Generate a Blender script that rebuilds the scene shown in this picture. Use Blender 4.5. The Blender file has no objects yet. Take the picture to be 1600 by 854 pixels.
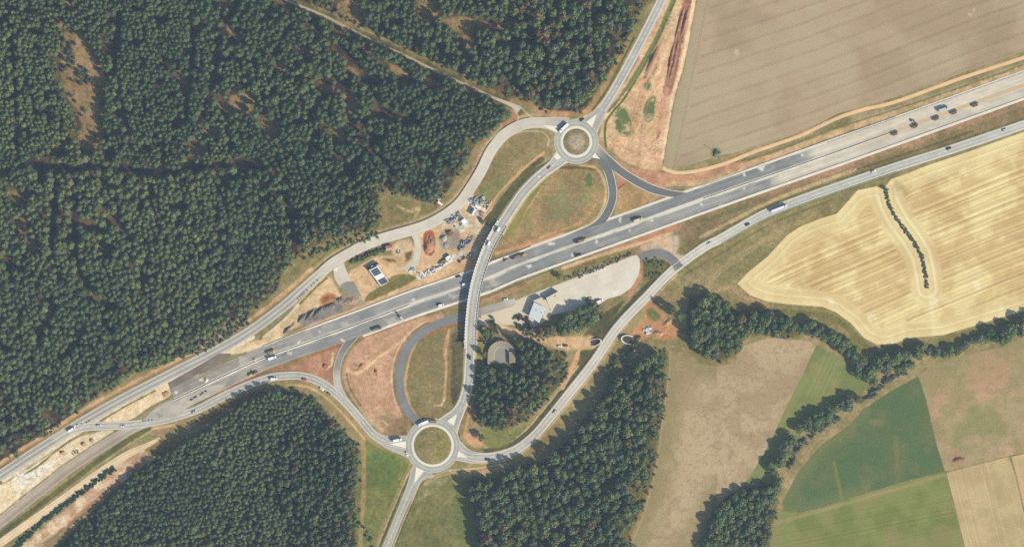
import bpy, math, random
import numpy as np
from mathutils import Vector
random.seed(7); RNG = np.random.default_rng(7)
S = 0.62                                    # metres per unit of the survey grid (1600 x 854 units)
def wx(x): return (np.asarray(x, float) - 800.0) * S
def wy(y): return (427.0 - np.asarray(y, float)) * S
scene = bpy.context.scene
COL = scene.collection

# ------------------------------------------------------------------ colour
HAZE = np.array([0.033, 0.049, 0.066]); GAIN = np.array([1.58, 1.556, 1.55])
def alb(c):
    c = np.asarray(c, float) / 255.0; g = c @ np.array([.3, .55, .15]); c = c + (g[..., None] - c) * .05
    lin = np.where(c <= 0.04045, c / 12.92, ((c + 0.055) / 1.055) ** 2.4)
    return np.clip((lin - HAZE) / GAIN, 0.012, 0.82)

# ------------------------------------------------------------------ noise
def _h(ix, iy, seed):
    n = (ix.astype(np.int64) * 374761393 + iy.astype(np.int64) * 668265263 + seed * 1442695041) & 0x7fffffff
    n = ((n ^ (n >> 13)) * 1274126177) & 0x7fffffff
    return ((n ^ (n >> 16)) & 0xffff) / 65535.0
def vnoise(x, y, seed=0):
    ix = np.floor(x); iy = np.floor(y); fx = x - ix; fy = y - iy
    fx = fx * fx * (3 - 2 * fx); fy = fy * fy * (3 - 2 * fy)
    a = _h(ix, iy, seed); b = _h(ix + 1, iy, seed); c = _h(ix, iy + 1, seed); d = _h(ix + 1, iy + 1, seed)
    return (a * (1 - fx) + b * fx) * (1 - fy) + (c * (1 - fx) + d * fx) * fy
def fbm(x, y, scale, octv=4, seed=0):
    x = np.asarray(x, float) / scale; y = np.asarray(y, float) / scale
    r = np.zeros(np.broadcast(x, y).shape); a = 0.5; t = 0
    for k in range(octv):
        r = r + a * vnoise(x + 17.3 * k, y - 9.1 * k, seed + k); t += a; a *= 0.55; x = x * 2.03; y = y * 2.03
    return r / t
def sstep(a, b, x):
    t = np.clip((x - a) / (b - a), 0, 1); return t * t * (3 - 2 * t)

# ------------------------------------------------------------------ curves and polygons in survey units
def spline(pts, step=3.0, closed=False):
    p = np.asarray(pts, float); n = len(p); out = []
    segs = n if closed else n - 1
    for i in range(segs):
        if closed: a, b, c, d = p[i - 1], p[i], p[(i + 1) % n], p[(i + 2) % n]
        else:
            b, c = p[i], p[i + 1]
            a = p[i - 1] if i > 0 else 2 * b - c
            d = p[i + 2] if i + 2 < n else 2 * c - b
        k = max(2, int(np.hypot(*(c - b)[:2]) / step) + 1)
        t = np.linspace(0, 1, k, endpoint=False)[:, None]
        out.append(0.5 * ((2 * b) + (c - a) * t + (2 * a - 5 * b + 4 * c - d) * t ** 2 + (3 * b - a - 3 * c + d) * t ** 3))
    if not closed: out.append(p[-1:])
    return np.concatenate(out)
def normals(p):
    d = np.gradient(p, axis=0); d /= np.maximum(np.hypot(d[:, 0], d[:, 1])[:, None], 1e-9)
    return np.stack([-d[:, 1], d[:, 0]], 1)
def offset(p, o): return p + normals(p) * o          # +o = to the right-hand side as drawn on the grid (y down)
def arclen(p): return np.concatenate([[0], np.cumsum(np.hypot(*np.diff(p, axis=0).T))])
def circle(cx, cy, r, n=72, a0=0.0, a1=2 * math.pi):
    t = np.linspace(a0, a1, n, endpoint=abs(a1 - a0) < 6.28)
    return np.stack([cx + r * np.cos(t), cy + r * np.sin(t)], 1)
def segdist(a, b, X, Y):
    d = b - a; L = max(d @ d, 1e-9)
    t = np.clip(((X - a[0]) * d[0] + (Y - a[1]) * d[1]) / L, 0, 1)
    qx = a[0] + t * d[0]; qy = a[1] + t * d[1]
    return (X - qx) ** 2 + (Y - qy) ** 2, qx, qy
def sdpoly(poly, X, Y, near=False):
    p = np.asarray(poly, float); n = len(p)
    best = np.full(X.shape, 1e18); ins = np.zeros(X.shape, bool)
    if near: nx = np.zeros(X.shape); ny = np.zeros(X.shape)
    for i in range(n):
        a, b = p[i], p[(i + 1) % n]
        d, qx, qy = segdist(a, b, X, Y)
        m = d < best; best = np.where(m, d, best)
        if near: nx = np.where(m, qx, nx); ny = np.where(m, qy, ny)
        if a[1] != b[1]:
            c = ((a[1] > Y) != (b[1] > Y)) & (X < (b[0] - a[0]) * (Y - a[1]) / (b[1] - a[1]) + a[0])
            ins ^= c
    sd = np.sqrt(best) * np.where(ins, -1, 1)
    return (sd, nx, ny) if near else sd
def sdline(pts, X, Y):
    p = np.asarray(pts, float); best = np.full(X.shape, 1e18)
    for i in range(len(p) - 1): best = np.minimum(best, segdist(p[i], p[i + 1], X, Y)[0])
    return np.sqrt(best)

# ------------------------------------------------------------------ mesh output
def tag(o, label=None, cat=None, group=None, kind=None):
    if label: o['label'] = label
    if cat: o['category'] = cat
    if group: o['group'] = group
    if kind: o['kind'] = kind
    return o
def link(name, me, mat=None, parent=None):
    o = bpy.data.objects.new(name, me); COL.objects.link(o)
    if mat is not None and me is not None: me.materials.append(mat)
    if parent is not None: o.parent = parent
    return o
def raw_mesh(name, V, F, col=None, attrs=None, smooth=False):
    """V (n,3); F (m,3) or (m,4) array"""
    me = bpy.data.meshes.new(name); V = np.asarray(V, np.float32); F = np.asarray(F, np.int32)
    k = F.shape[1]
    me.vertices.add(len(V)); me.vertices.foreach_set('co', V.ravel())
    me.loops.add(F.size); me.loops.foreach_set('vertex_index', F.ravel())
    me.polygons.add(len(F)); me.polygons.foreach_set('loop_start', np.arange(0, F.size, k, dtype=np.int32))
    me.update(calc_edges=True)
    if smooth: me.polygons.foreach_set('use_smooth', np.ones(len(F), bool))
    if col is not None:
        c = np.ones((len(V), 4), np.float32); c[:, :3] = col
        a = me.color_attributes.new('Col', 'FLOAT_COLOR', 'POINT'); a.data.foreach_set('color', c.ravel())
    for nm, v in (attrs or {}).items():
        a = me.attributes.new(nm, 'FLOAT', 'POINT'); a.data.foreach_set('value', np.asarray(v, np.float32).ravel())
    me.validate()
    return me
class MB:
    """collects boxes, prisms, tubes; mesh() gives ONE mesh"""
    def __init__(s): s.v = []; s.f = []
    def add(s, vs, fs):
        n = len(s.v); s.v += [tuple(map(float, v)) for v in vs]; s.f += [tuple(i + n for i in f) for f in fs]; return s
    def box(s, x0, x1, y0, y1, z0, z1, taper=0.0):
        t = taper
        return s.add([(x0, y0, z0), (x1, y0, z0), (x1, y1, z0), (x0, y1, z0), (x0 + t, y0 + t, z1), (x1 - t, y0 + t, z1), (x1 - t, y1 - t, z1), (x0 + t, y1 - t, z1)],
                     [(3, 2, 1, 0), (4, 5, 6, 7), (0, 1, 5, 4), (1, 2, 6, 5), (2, 3, 7, 6), (3, 0, 4, 7)])
    def prism(s, prof, y0, y1, inset=0.0):
        n = len(prof)
        v = [(x, y0 + (inset * max(0, z - 0.9)), z) for x, z in prof] + [(x, y1 - (inset * max(0, z - 0.9)), z) for x, z in prof]
        return s.add(v, [tuple(range(n)), tuple(range(2 * n - 1, n - 1, -1))] + [(i, i + n, (i + 1) % n + n, (i + 1) % n) for i in range(n)])
    def extrude(s, poly, z0, z1):
        n = len(poly)
        a = sum(poly[i][0] * poly[(i + 1) % n][1] - poly[(i + 1) % n][0] * poly[i][1] for i in range(n))
        if a < 0: poly = list(poly)[::-1]
        v = [(x, y, z0) for x, y in poly] + [(x, y, z1) for x, y in poly]
        return s.add(v, [tuple(range(n - 1, -1, -1)), tuple(range(n, 2 * n))] + [(i, (i + 1) % n, (i + 1) % n + n, i + n) for i in range(n)])
    def cyl(s, p, q, r0, r1=None, n=10):
        r1 = r0 if r1 is None else r1; p = Vector(p); q = Vector(q); d = (q - p).normalized()
        u = d.orthogonal().normalized(); w = d.cross(u)
        v = [p + (u * math.cos(2 * math.pi * i / n) + w * math.sin(2 * math.pi * i / n)) * r0 for i in range(n)]
        v += [q + (u * math.cos(2 * math.pi * i / n) + w * math.sin(2 * math.pi * i / n)) * r1 for i in range(n)]
        return s.add(v, [tuple(range(n - 1, -1, -1)), tuple(range(n, 2 * n))] + [(i, (i + 1) % n, (i + 1) % n + n, i + n) for i in range(n)])
    def mesh(s, name):
        me = bpy.data.meshes.new(name); me.from_pydata(s.v, [], s.f); me.validate(); me.update(); return me
    def build(s, name, mat, parent=None): return link(name, s.mesh(name), mat, parent)
def empty(name, x, y, z=0.0, rz=0.0):
    o = bpy.data.objects.new(name, None); COL.objects.link(o); o.empty_display_size = 0.5
    o.location = (float(wx(x)), float(wy(y)), z); o.rotation_euler = (0, 0, rz); return o
def hd(dx, dy): return math.atan2(-dy, dx)

# ------------------------------------------------------------------ materials
def nmat(name):
    m = bpy.data.materials.new(name); m.use_nodes = True; nt = m.node_tree
    b = nt.nodes['Principled BSDF']; return m, nt, b
def _math(nt, op, a, b=None, c=None, clamp=False):
    n = nt.nodes.new('ShaderNodeMath'); n.operation = op; n.use_clamp = clamp
    for i, v in enumerate((a, b, c)):
        if v is None: continue
        if isinstance(v, (int, float)): n.inputs[i].default_value = v
        else: nt.links.new(v, n.inputs[i])
    return n.outputs[0]
def _noise(nt, coord, scale, detail=3, rough=0.6):
    n = nt.nodes.new('ShaderNodeTexNoise'); n.inputs['Scale'].default_value = scale; n.inputs['Detail'].default_value = detail
    n.inputs['Roughness'].default_value = rough; nt.links.new(coord, n.inputs['Vector']); return n.outputs['Fac']
def _mul(nt, col, val):
    n = nt.nodes.new('ShaderNodeVectorMath'); n.operation = 'SCALE'; nt.links.new(col, n.inputs[0])
    if isinstance(val, (int, float)): n.inputs['Scale'].default_value = val
    else: nt.links.new(val, n.inputs['Scale'])
    return n.outputs[0]
def surf_mat(name, rough=0.95, fine=0.9, amp=0.25, mid=0.18, amid=0.15, bump=0.0, spec=0.15, stripe=None, tram=None):
    m, nt, b = nmat(name); at = nt.nodes.new('ShaderNodeAttribute'); at.attribute_name = 'Col'
    co = nt.nodes.new('ShaderNodeTexCoord').outputs['Object']
    n1 = _noise(nt, co, fine, 2); n2 = _noise(nt, co, mid, 4)
    f = _math(nt, 'MULTIPLY_ADD', n1, 2 * amp, 1 - amp)
    g = _math(nt, 'MULTIPLY_ADD', n2, 2 * amid, 1 - amid)
    val = _math(nt, 'MULTIPLY', f, g)
    if stripe or tram:
        td = nt.nodes.new('ShaderNodeAttribute'); td.attribute_name = 'td'; tdv = td.outputs['Fac']
    if stripe:
        for fr, am in stripe:
            w = nt.nodes.new('ShaderNodeTexNoise'); w.noise_dimensions = '1D'; w.inputs['Detail'].default_value = 1.0
            w.inputs['Scale'].default_value = 1.0; nt.links.new(_math(nt, 'MULTIPLY', tdv, fr), w.inputs['W'])
            k = _math(nt, 'MULTIPLY', _math(nt, 'SUBTRACT', w.outputs['Fac'], 0.5), 2.6 * am)
            k = _math(nt, 'MULTIPLY', k, _math(nt, 'MULTIPLY_ADD', _noise(nt, co, 0.05, 3), 1.4, 0.3))
            val = _math(nt, 'MULTIPLY', val, _math(nt, 'ADD', k, 1.0))
    if tram:
        sp, gap, wid, am = tram
        t2 = _math(nt, 'ADD', tdv, _math(nt, 'MULTIPLY', _math(nt, 'SUBTRACT', _noise(nt, co, 0.03, 2), 0.5), 5.0))
        fr = _math(nt, 'FRACT', _math(nt, 'DIVIDE', t2, sp))
        ds = _math(nt, 'MULTIPLY', _math(nt, 'ABSOLUTE', _math(nt, 'SUBTRACT', fr, 0.5)), sp)
        ln = _math(nt, 'ABSOLUTE', _math(nt, 'SUBTRACT', ds, gap))
        mk = _math(nt, 'SUBTRACT', 1.0, _math(nt, 'DIVIDE', ln, wid), clamp=True)
        mk = _math(nt, 'MULTIPLY', mk, _math(nt, 'MULTIPLY_ADD', _noise(nt, co, 0.55, 1), 2.4, -0.5, clamp=True))
        mk = _math(nt, 'MULTIPLY', mk, _math(nt, 'MULTIPLY_ADD', _noise(nt, co, 0.02, 2), 2.2, -0.35, clamp=True))
        val = _math(nt, 'MULTIPLY', val, _math(nt, 'SUBTRACT', 1.0, _math(nt, 'MULTIPLY', mk, am)))
    nt.links.new(_mul(nt, at.outputs['Color'], val), b.inputs['Base Color'])
    b.inputs['Roughness'].default_value = rough; b.inputs['Specular IOR Level'].default_value = spec
    if bump:
        bp = nt.nodes.new('ShaderNodeBump'); bp.inputs['Strength'].default_value = 1.0; bp.inputs['Distance'].default_value = bump
        nt.links.new(n1, bp.inputs['Height']); nt.links.new(bp.outputs['Normal'], b.inputs['Normal'])
    return m
_pm = {}
def plain(name, rgb, rough=0.6, spec=0.3, amp=0.12, metal=0.0, scale=0.8):
    key = (name, tuple(rgb))
    if key in _pm: return _pm[key]
    m, nt, b = nmat(name); co = nt.nodes.new('ShaderNodeTexCoord').outputs['Object']
    r = nt.nodes.new('ShaderNodeRGB'); a = alb(rgb); r.outputs[0].default_value = (*a, 1)
    v = _math(nt, 'MULTIPLY_ADD', _noise(nt, co, scale, 4), 2 * amp, 1 - amp)
    nt.links.new(_mul(nt, r.outputs[0], v), b.inputs['Base Color'])
    b.inputs['Roughness'].default_value = rough; b.inputs['Specular IOR Level'].default_value = spec; b.inputs['Metallic'].default_value = metal
    _pm[key] = m; return m
def leaf_mat(name):
    m, nt, b = nmat(name); nt.nodes.remove(b); out = nt.nodes['Material Output']
    at = nt.nodes.new('ShaderNodeAttribute'); at.attribute_name = 'Col'
    d = nt.nodes.new('ShaderNodeBsdfDiffuse'); t = nt.nodes.new('ShaderNodeBsdfTranslucent'); mx = nt.nodes.new('ShaderNodeMixShader'); mx.inputs[0].default_value = 0.34
    nt.links.new(at.outputs['Color'], d.inputs['Color']); nt.links.new(at.outputs['Color'], t.inputs['Color'])
    nt.links.new(d.outputs[0], mx.inputs[1]); nt.links.new(t.outputs[0], mx.inputs[2]); nt.links.new(mx.outputs[0], out.inputs['Surface']); return m
M_GROUND = surf_mat('soil_and_grass', fine=0.75, amp=0.30, mid=0.2, amid=0.16, bump=0.4)
M_FIELD = surf_mat('dry_field', fine=0.6, amp=0.32, mid=0.12, amid=0.12, bump=0.3)
M_TRAM = surf_mat('ripe_crop_field', fine=0.7, amp=0.2, mid=0.06, amid=0.06, bump=0.2, tram=(22.6, 1.2, 0.85, 0.46), stripe=[(0.12, 0.05)])
M_STUB = surf_mat('stubble_field', fine=0.6, amp=0.13, mid=0.1, amid=0.09, bump=0.15, stripe=[(0.2, 0.32), (0.7, 0.26)])
M_ROWS = surf_mat('mown_field', fine=0.7, amp=0.24, mid=0.1, amid=0.08, bump=0.2, stripe=[(0.3, 0.13), (0.9, 0.1)])
M_ROAD = surf_mat('asphalt_and_concrete', rough=0.9, fine=0.5, amp=0.08, mid=0.12, amid=0.08, spec=0.12)
M_LEAF = leaf_mat('leaves'); M_NEEDLE = leaf_mat('needles')
M_BARK = plain('bark', (120, 105, 88), rough=0.95, spec=0.1)
M_MARK = plain('road_paint', (246, 243, 234), rough=0.7, amp=0.06)
M_CONC = plain('pale_concrete', (228, 221, 204), rough=0.9, amp=0.1)
M_CONC2 = plain('grey_concrete', (190, 184, 170), rough=0.9, amp=0.12)
EXPO = 0.87; HAZE_D = 2.2e-5
# ================================================================== ROUTES (survey grid)
def rows(pts, hw, col, z=None):
    out = []
    for i, p in enumerate(pts):
        h = hw[min(i, len(hw) - 1)] if isinstance(hw, (list, tuple)) else hw
        c = col[min(i, len(col) - 1)] if isinstance(col, list) else col
        out.append((p[0], p[1], h, *c) + (() if z is None else (z[i],)))
    return np.array(out, float)
NORTH = [(1044, -26), (1034, 0), (1007.5, 53), (979, 107), (955, 149), (940, 172), (930, 186), (921, 196)]
WEST = [(885, 200), (866, 194), (848, 192), (828, 192.5), (810, 197.5), (790, 209), (776, 224), (765, 240), (753, 265), (738, 290), (719, 317), (697, 335), (670, 350), (645, 359), (620, 366), (595, 373.5), (570, 383), (545, 396), (520, 411), (497, 431), (470, 455), (440, 481), (390, 518), (340, 547), (287, 574), (240, 598), (190, 624), (140, 652), (105, 674), (50, 709), (0, 742), (-45, 771)]
MED = [(272, 624), (300, 611), (350, 587), (417, 557.5), (484, 533.5), (560, 506), (640, 476), (700, 456), (760, 436), (800, 418.5), (850, 400), (900, 382), (1000, 346.5), (1100, 310.6), (1200, 275.5), (1300, 240.6), (1400, 205), (1500, 169), (1600, 133), (1650, 115)]
BRIDGE = [(885, 240), (877, 246), (866, 257), (852, 268), (837, 281), (818, 301), (801, 325), (786, 348), (772, 371), (762, 391), (752, 418), (745, 443), (740, 470), (737, 497), (735.5, 520), (735, 543), (733.5, 570), (731.5, 597), (726, 621), (716, 643), (706, 657), (698, 668)]
BZ = [0.055, 0.06, 0.4, 1.1, 1.8, 2.7, 3.7, 4.8, 5.7, 6.2, 6.5, 6.5, 6.3, 5.9, 5.3, 4.5, 3.4, 2.1, 1.0, 0.3, 0.06, 0.055]
SWEST = [(85, 688), (100, 678), (115, 671), (135, 666.5), (165, 665), (200, 663.5), (235, 659.5), (270, 652), (310, 639), (345, 621), (385, 602.5), (420, 590.5), (445, 587), (470, 587), (495, 594), (520, 610), (545, 634), (567, 659), (582, 677), (600, 688), (618, 693), (640, 697)]
SOUTH = [(668, 728), (658, 735), (649, 748), (640, 768), (626, 800), (605, 852), (595, 878)]
EAST = [(706, 700), (718, 706), (735, 713), (760, 714.5), (785, 710), (810, 700), (835, 680), (860, 651), (885, 620), (927, 567), (964, 513), (1008, 466), (1051, 422.5), (1099, 387), (1125, 373.5), (1150, 359), (1200, 332), (1260, 309), (1320, 288), (1400, 261), (1482, 235), (1555, 210.5), (1600, 195), (1650, 178)]
RAMPA = [(925, 232), (935, 240), (948, 249.5), (966, 264.5), (982, 275.5), (1000, 286), (1020, 295.5), (1045, 302), (1075, 305), (1095, 304)]
RAMPB = [(938, 252), (945, 258), (951.5, 271), (956, 288), (957.5, 305), (954, 321), (946, 337), (936, 349), (922, 358), (900, 367), (875, 376)]
LOOP = [(752, 490), (735, 490.5), (712, 497), (692, 503), (675, 510.5), (661, 518.5), (648, 529), (637, 543), (629, 560), (624.5, 580), (624.5, 600), (628, 620), (638, 642), (648, 653), (658, 662)]
SLIP = [(560, 515), (550, 529), (540, 541), (532, 556), (527, 573), (526, 589), (529.5, 607), (538, 623), (552, 641), (566, 656)]
YARDWAY = [(742, 489), (760, 484), (785, 477), (806, 470.5)]
OLDROAD = [(232, 659), (205, 669), (187, 680), (160, 697), (137, 711.5), (100, 737), (75, 757), (37, 786), (0, 816), (-45, 850)]
TURN = [(1000, 401), (1012, 397), (1026, 395), (1042, 399), (1054, 409), (1061, 419)]
SITEROAD = [(527, 409), (530, 420), (534, 432), (541, 445)]
SITEWAY = [(644, 360), (650, 371), (653, 384), (652, 397), (648, 410), (636, 424)]
TRACK = [(430, -12), (446, 0), (500, 22), (540, 42), (575, 60), (637, 89), (700, 120), (737, 136), (770, 152), (799, 164), (812, 172)]
GR = (186, 182, 170); PALE = (214, 206, 188); DARK = (121, 124, 124); MID = (146, 146, 143)
bz_sp = spline(rows(BRIDGE, 8, GR, BZ), 2.0)

# ================================================================== GROUND
xs = np.concatenate([[-4200, -2500, -1200, -500, -200, -90], np.arange(-30, 1631, 1.3), [1690, 1800, 2100, 2800, 4000, 5600]])
ys = np.concatenate([[-4200, -2500, -1200, -500, -200, -90], np.arange(-25, 880, 1.3), [940, 1050, 1350, 2100, 3300, 4900]])
GX, GY = np.meshgrid(xs, ys)                                  # rows: y
GC = np.zeros(GX.shape + (3,)); NZ1 = fbm(GX, GY, 14, 4, 3); NZ2 = fbm(GX, GY, 45, 4, 11); NZ3 = fbm(GX, GY, 4, 3, 23)
BX, BY = GX.copy(), GY.copy()
def lay(c, a): return np.asarray(c, float)
def win(b, pad):
    i0 = np.searchsorted(xs, b[0] - pad); i1 = np.searchsorted(xs, b[2] + pad); j0 = np.searchsorted(ys, b[1] - pad); j1 = np.searchsorted(ys, b[3] + pad)
    return slice(max(j0 - 1, 0), j1 + 1), slice(max(i0 - 1, 0), i1 + 1)
def put(w, m, col, col2=None, mixn=None):
    c = np.asarray(col, float)
    if col2 is not None:
        t = sstep(0.35, 0.65, (NZ1 if mixn is None else mixn)[w])[..., None]; c = c * (1 - t) + np.asarray(col2, float) * t
    GC[w] = GC[w] * (1 - m[..., None]) + c * m[..., None]
def area(poly, col, col2=None, soft=3.0, rag=5.0, alpha=1.0, smooth=True, mixn=None, patchy=0.0):
    p = spline(poly, 8, True) if smooth else np.asarray(poly, float)
    w = win((p[:, 0].min(), p[:, 1].min(), p[:, 0].max(), p[:, 1].max()), 12)
    d = sdpoly(p, GX[w], GY[w]) + (NZ1[w] - 0.5) * 2 * rag + (NZ3[w] - 0.5) * rag
    m = (1 - sstep(-soft, soft, d)) * alpha
    if patchy: m = m * sstep(patchy - 0.12, patchy + 0.12, NZ3[w] * 0.5 + NZ1[w] * 0.5)
    put(w, m, col, col2, mixn)
def strip(pts, wid, col, col2=None, soft=1.2, rag=1.2, alpha=1.0, off=0.0, sm=True, patchy=0.0):
    p = spline(pts, 5) if sm else np.asarray(pts, float)
    p = p[:, :2]
    if off: p = offset(p, off)
    w = win((p[:, 0].min(), p[:, 1].min(), p[:, 0].max(), p[:, 1].max()), wid + 6)
    d = sdline(p, GX[w], GY[w]) + (NZ1[w] - 0.5) * 2 * rag + (NZ3[w] - 0.5) * rag
    m = (1 - sstep(wid / 2 - soft, wid / 2 + soft, d)) * alpha
    if patchy: m = m * sstep(patchy - 0.12, patchy + 0.12, NZ3[w] * 0.5 + NZ1[w] * 0.5)
    put(w, m, col, col2)
FA = [(-40, -40), (400, -40), (445, 3), (500, 26), (575, 64), (640, 95), (700, 125), (740, 142), (785, 165), (797, 178), (775, 203), (758, 218), (743, 222), (731, 245), (712, 274), (700, 296), (680, 311), (660, 314), (615, 298), (595, 298), (592, 321), (590, 354), (575, 361), (550, 366), (512, 374), (475, 394), (455, 408), (440, 427), (428, 455), (395, 482), (350, 508), (320, 530), (282, 553), (220, 572), (180, 600), (140, 625), (110, 650), (56, 687), (25, 710), (-40, 735)]
FB = [(462, -40), (470, 3), (510, 14), (580, 48), (645, 80), (740, 126), (795, 152), (815, 150), (835, 162), (857, 171), (910, 172), (930, 145), (950, 112), (966, 88), (985, 50), (997, 20), (1008, -40)]
FC = [(424, 610), (470, 614), (500, 632), (520, 657), (548, 686), (559, 702), (560, 740), (556, 780), (560, 815), (553, 890), (80, 890), (110, 838), (158, 790), (195, 752), (248, 708), (312, 679), (345, 652), (386, 624)]
FD = [(756, 512), (768, 500), (778, 512), (765, 528), (760, 548), (762, 572), (800, 574), (808, 550), (808, 528), (822, 522), (850, 545), (876, 552), (884, 578), (872, 602), (852, 626), (822, 650), (795, 668), (768, 668), (748, 655), (746, 610), (752, 580), (752, 545)]
FD2 = [(832, 520), (850, 513), (872, 503), (900, 483), (925, 470), (940, 478), (940, 495), (925, 508), (900, 515), (870, 522), (845, 528)]
FE = [(940, 622), (958, 594), (985, 570), (1015, 552), (1040, 551), (1042, 580), (1035, 640), (1027, 690), (1018, 745), (998, 800), (982, 838), (976, 890), (750, 890), (747, 830), (737, 790), (730, 765), (738, 750), (770, 747), (800, 730), (835, 724), (862, 714), (895, 677)]
FF = [(1076, 480), (1088, 462), (1110, 458), (1137, 470), (1158, 484), (1195, 488), (1225, 495), (1248, 502), (1252, 522), (1225, 526), (1195, 523), (1163, 528), (1148, 554), (1120, 562), (1092, 554), (1077, 530)]
FI = [(1150, 768), (1180, 758), (1208, 758), (1212, 790), (1203, 830), (1194, 890), (1092, 890), (1103, 832), (1118, 798)]
CLEAR = [[(102, 50), (122, 46), (142, 78), (157, 100), (167, 130), (163, 170), (160, 214), (150, 235), (140, 252), (130, 240), (122, 214), (130, 205), (124, 178), (104, 150), (94, 118), (95, 80)],
         [(528, 5), (560, -5), (572, 20), (560, 40), (545, 48), (528, 36)], [(655, -10), (682, -10), (683, 20), (672, 37), (655, 30)], [(690, 30), (720, 26), (760, 34), (800, 36), (800, 48), (765, 46), (738, 50), (712, 50)], [(724, 46), (738, 50), (742, 70), (730, 82), (722, 66)],
         [(360, 150), (395, 144), (402, 162), (385, 178), (362, 168)], [(238, 262), (254, 262), (252, 276), (242, 276)], [(535, 148), (556, 146), (560, 170), (545, 176)], [(410, 185), (440, 190), (432, 212), (410, 208)], [(725, 112), (740, 140), (752, 158), (738, 152), (728, 138)],
         [(275, 112), (280, 109), (293, 130), (287, 135)], [(356, 38), (378, 58), (374, 65), (354, 46)], [(338, 164), (350, 158), (373, 171), (360, 181)], [(428, 100), (440, 96), (451, 120), (440, 119)], [(468, 73), (490, 80), (488, 89), (470, 83)], [(498, 126), (521, 137), (516, 147), (499, 139)], [(543, 103), (562, 111), (560, 119), (545, 114)], [(608, 98), (641, 115), (636, 123), (612, 113)], [(663, 116), (691, 135), (686, 143), (662, 129)], [(318, 198), (346, 204), (342, 215), (320, 213)], [(298, 230), (323, 226), (320, 241), (300, 243)], [(28, 343), (41, 338), (43, 363), (30, 363)], [(44, 380), (60, 370), (65, 388), (46, 393)], [(18, 298), (31, 294), (33, 316), (20, 319)], [(98, 0), (104, -4), (118, 14), (113, 18)], [(84, 26), (92, 28), (100, 42), (93, 44)], [(520, 205), (532, 200), (540, 218), (530, 226)]]
GAPS = [([(38, 258), (120, 262), (200, 263), (240, 270)], 7), ([(93, 285), (86, 330), (82, 400)], 8), ([(118, 305), (118, 360), (124, 430)], 8), ([(255, 214), (255, 268)], 4), ([(375, 0), (345, 60), (335, 130), (310, 190)], 5), ([(255, 270), (330, 260), (400, 258)], 7), ([(445, 300), (455, 345), (460, 395)], 8), ([(300, 20), (302, 100), (290, 190)], 3.5), ([(480, 190), (520, 120), (560, 150)], 4), ([(590, 210), (560, 250), (540, 290)], 5), ([(460, 30), (560, 95), (600, 180)], 3), ([(185, 20), (180, 100), (200, 210)], 3), ([(590, 240), (620, 280)], 4), ([(20, 60), (25, 150), (30, 250)], 3.5)]

put((slice(None), slice(None)), np.ones(GX.shape), (164, 144, 108), (142, 134, 96))
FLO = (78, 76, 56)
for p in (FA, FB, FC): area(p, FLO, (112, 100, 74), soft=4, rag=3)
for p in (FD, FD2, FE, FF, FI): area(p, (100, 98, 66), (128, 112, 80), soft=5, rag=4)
strip(TRACK, 15, (104, 104, 72), (128, 118, 84), rag=2.5)
for q_, w_ in GAPS: strip(q_, w_ + 2, (74, 72, 54))  # lanes between the trees: their shade painted as a darker floor
for p in CLEAR: area(p, (150, 128, 100), (122, 114, 82), soft=2, rag=4.5, smooth=False); area(p, (182, 144, 114), soft=2, rag=4, patchy=0.52); area(p, (96, 100, 70), soft=2, rag=4, patchy=0.63)
area([(-30, 150), (12, 60), (25, 110), (36, 190), (34, 225), (10, 228)], (106, 112, 72), soft=5, rag=5, alpha=0.7)
# wood margin, north-west of the old road
area([(592, 298), (620, 302), (660, 318), (690, 312), (688, 328), (660, 345), (625, 356), (590, 366), (560, 374), (520, 392), (490, 415), (462, 430), (450, 425), (480, 398), (520, 378), (575, 364), (594, 354)], (152, 134, 98), (128, 122, 84), soft=3, rag=5)
strip([(622, 322), (640, 330), (655, 325), (648, 340)], 5, (205, 178, 132), alpha=0.7)
strip(WEST[:24], 3.2, (190, 158, 118), off=13.5, alpha=0.75); strip(WEST[3:20], 2.6, (86, 84, 56), off=9.4, rag=0.6, alpha=0.9); strip(WEST[3:20], 1.3, (212, 194, 160), off=11.6, rag=0.4, alpha=0.75)  # dark strip is ditch shading put into the grass colour
strip(WEST[19:], 8, (214, 176, 136), (200, 162, 120), off=14, rag=2.2); strip(WEST[19:], 3, (150, 124, 92), off=10.5, alpha=0.7); strip(WEST[21:31], 2.5, (118, 108, 74), off=12, alpha=0.6, patchy=0.5)
strip(WEST[22:31], 6, (228, 212, 176), off=-10.5, rag=1.0)
strip([(800, 160), (820, 163), (855, 176), (905, 178), (925, 165), (950, 130), (985, 62)], 8, (190, 146, 110), (165, 134, 98), rag=2.5); strip([(812, 166), (826, 180), (838, 185), (868, 187), (900, 186), (918, 180)], 1.6, (218, 205, 168), rag=0.3); strip([(838, 187.5), (868, 189.5), (900, 188)], 2.0, (108, 98, 66), rag=0.3)  # narrow dark line: ditch shade painted on flat ground
strip([(926, 172), (950, 137), (975, 90), (990, 60)], 3, (98, 96, 62), off=0, rag=0.6); strip([(962, 125), (982, 82), (1020, 4)], 4, (128, 140, 82), off=-6, alpha=0.6)
strip([(758, 218), (775, 200), (795, 190), (806, 182), (800, 172)], 6, (186, 140, 108), rag=2.0); strip([(762, 223), (782, 205), (804, 194), (810, 183), (803, 172)], 1.5, (214, 202, 165), rag=0.3)
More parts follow.
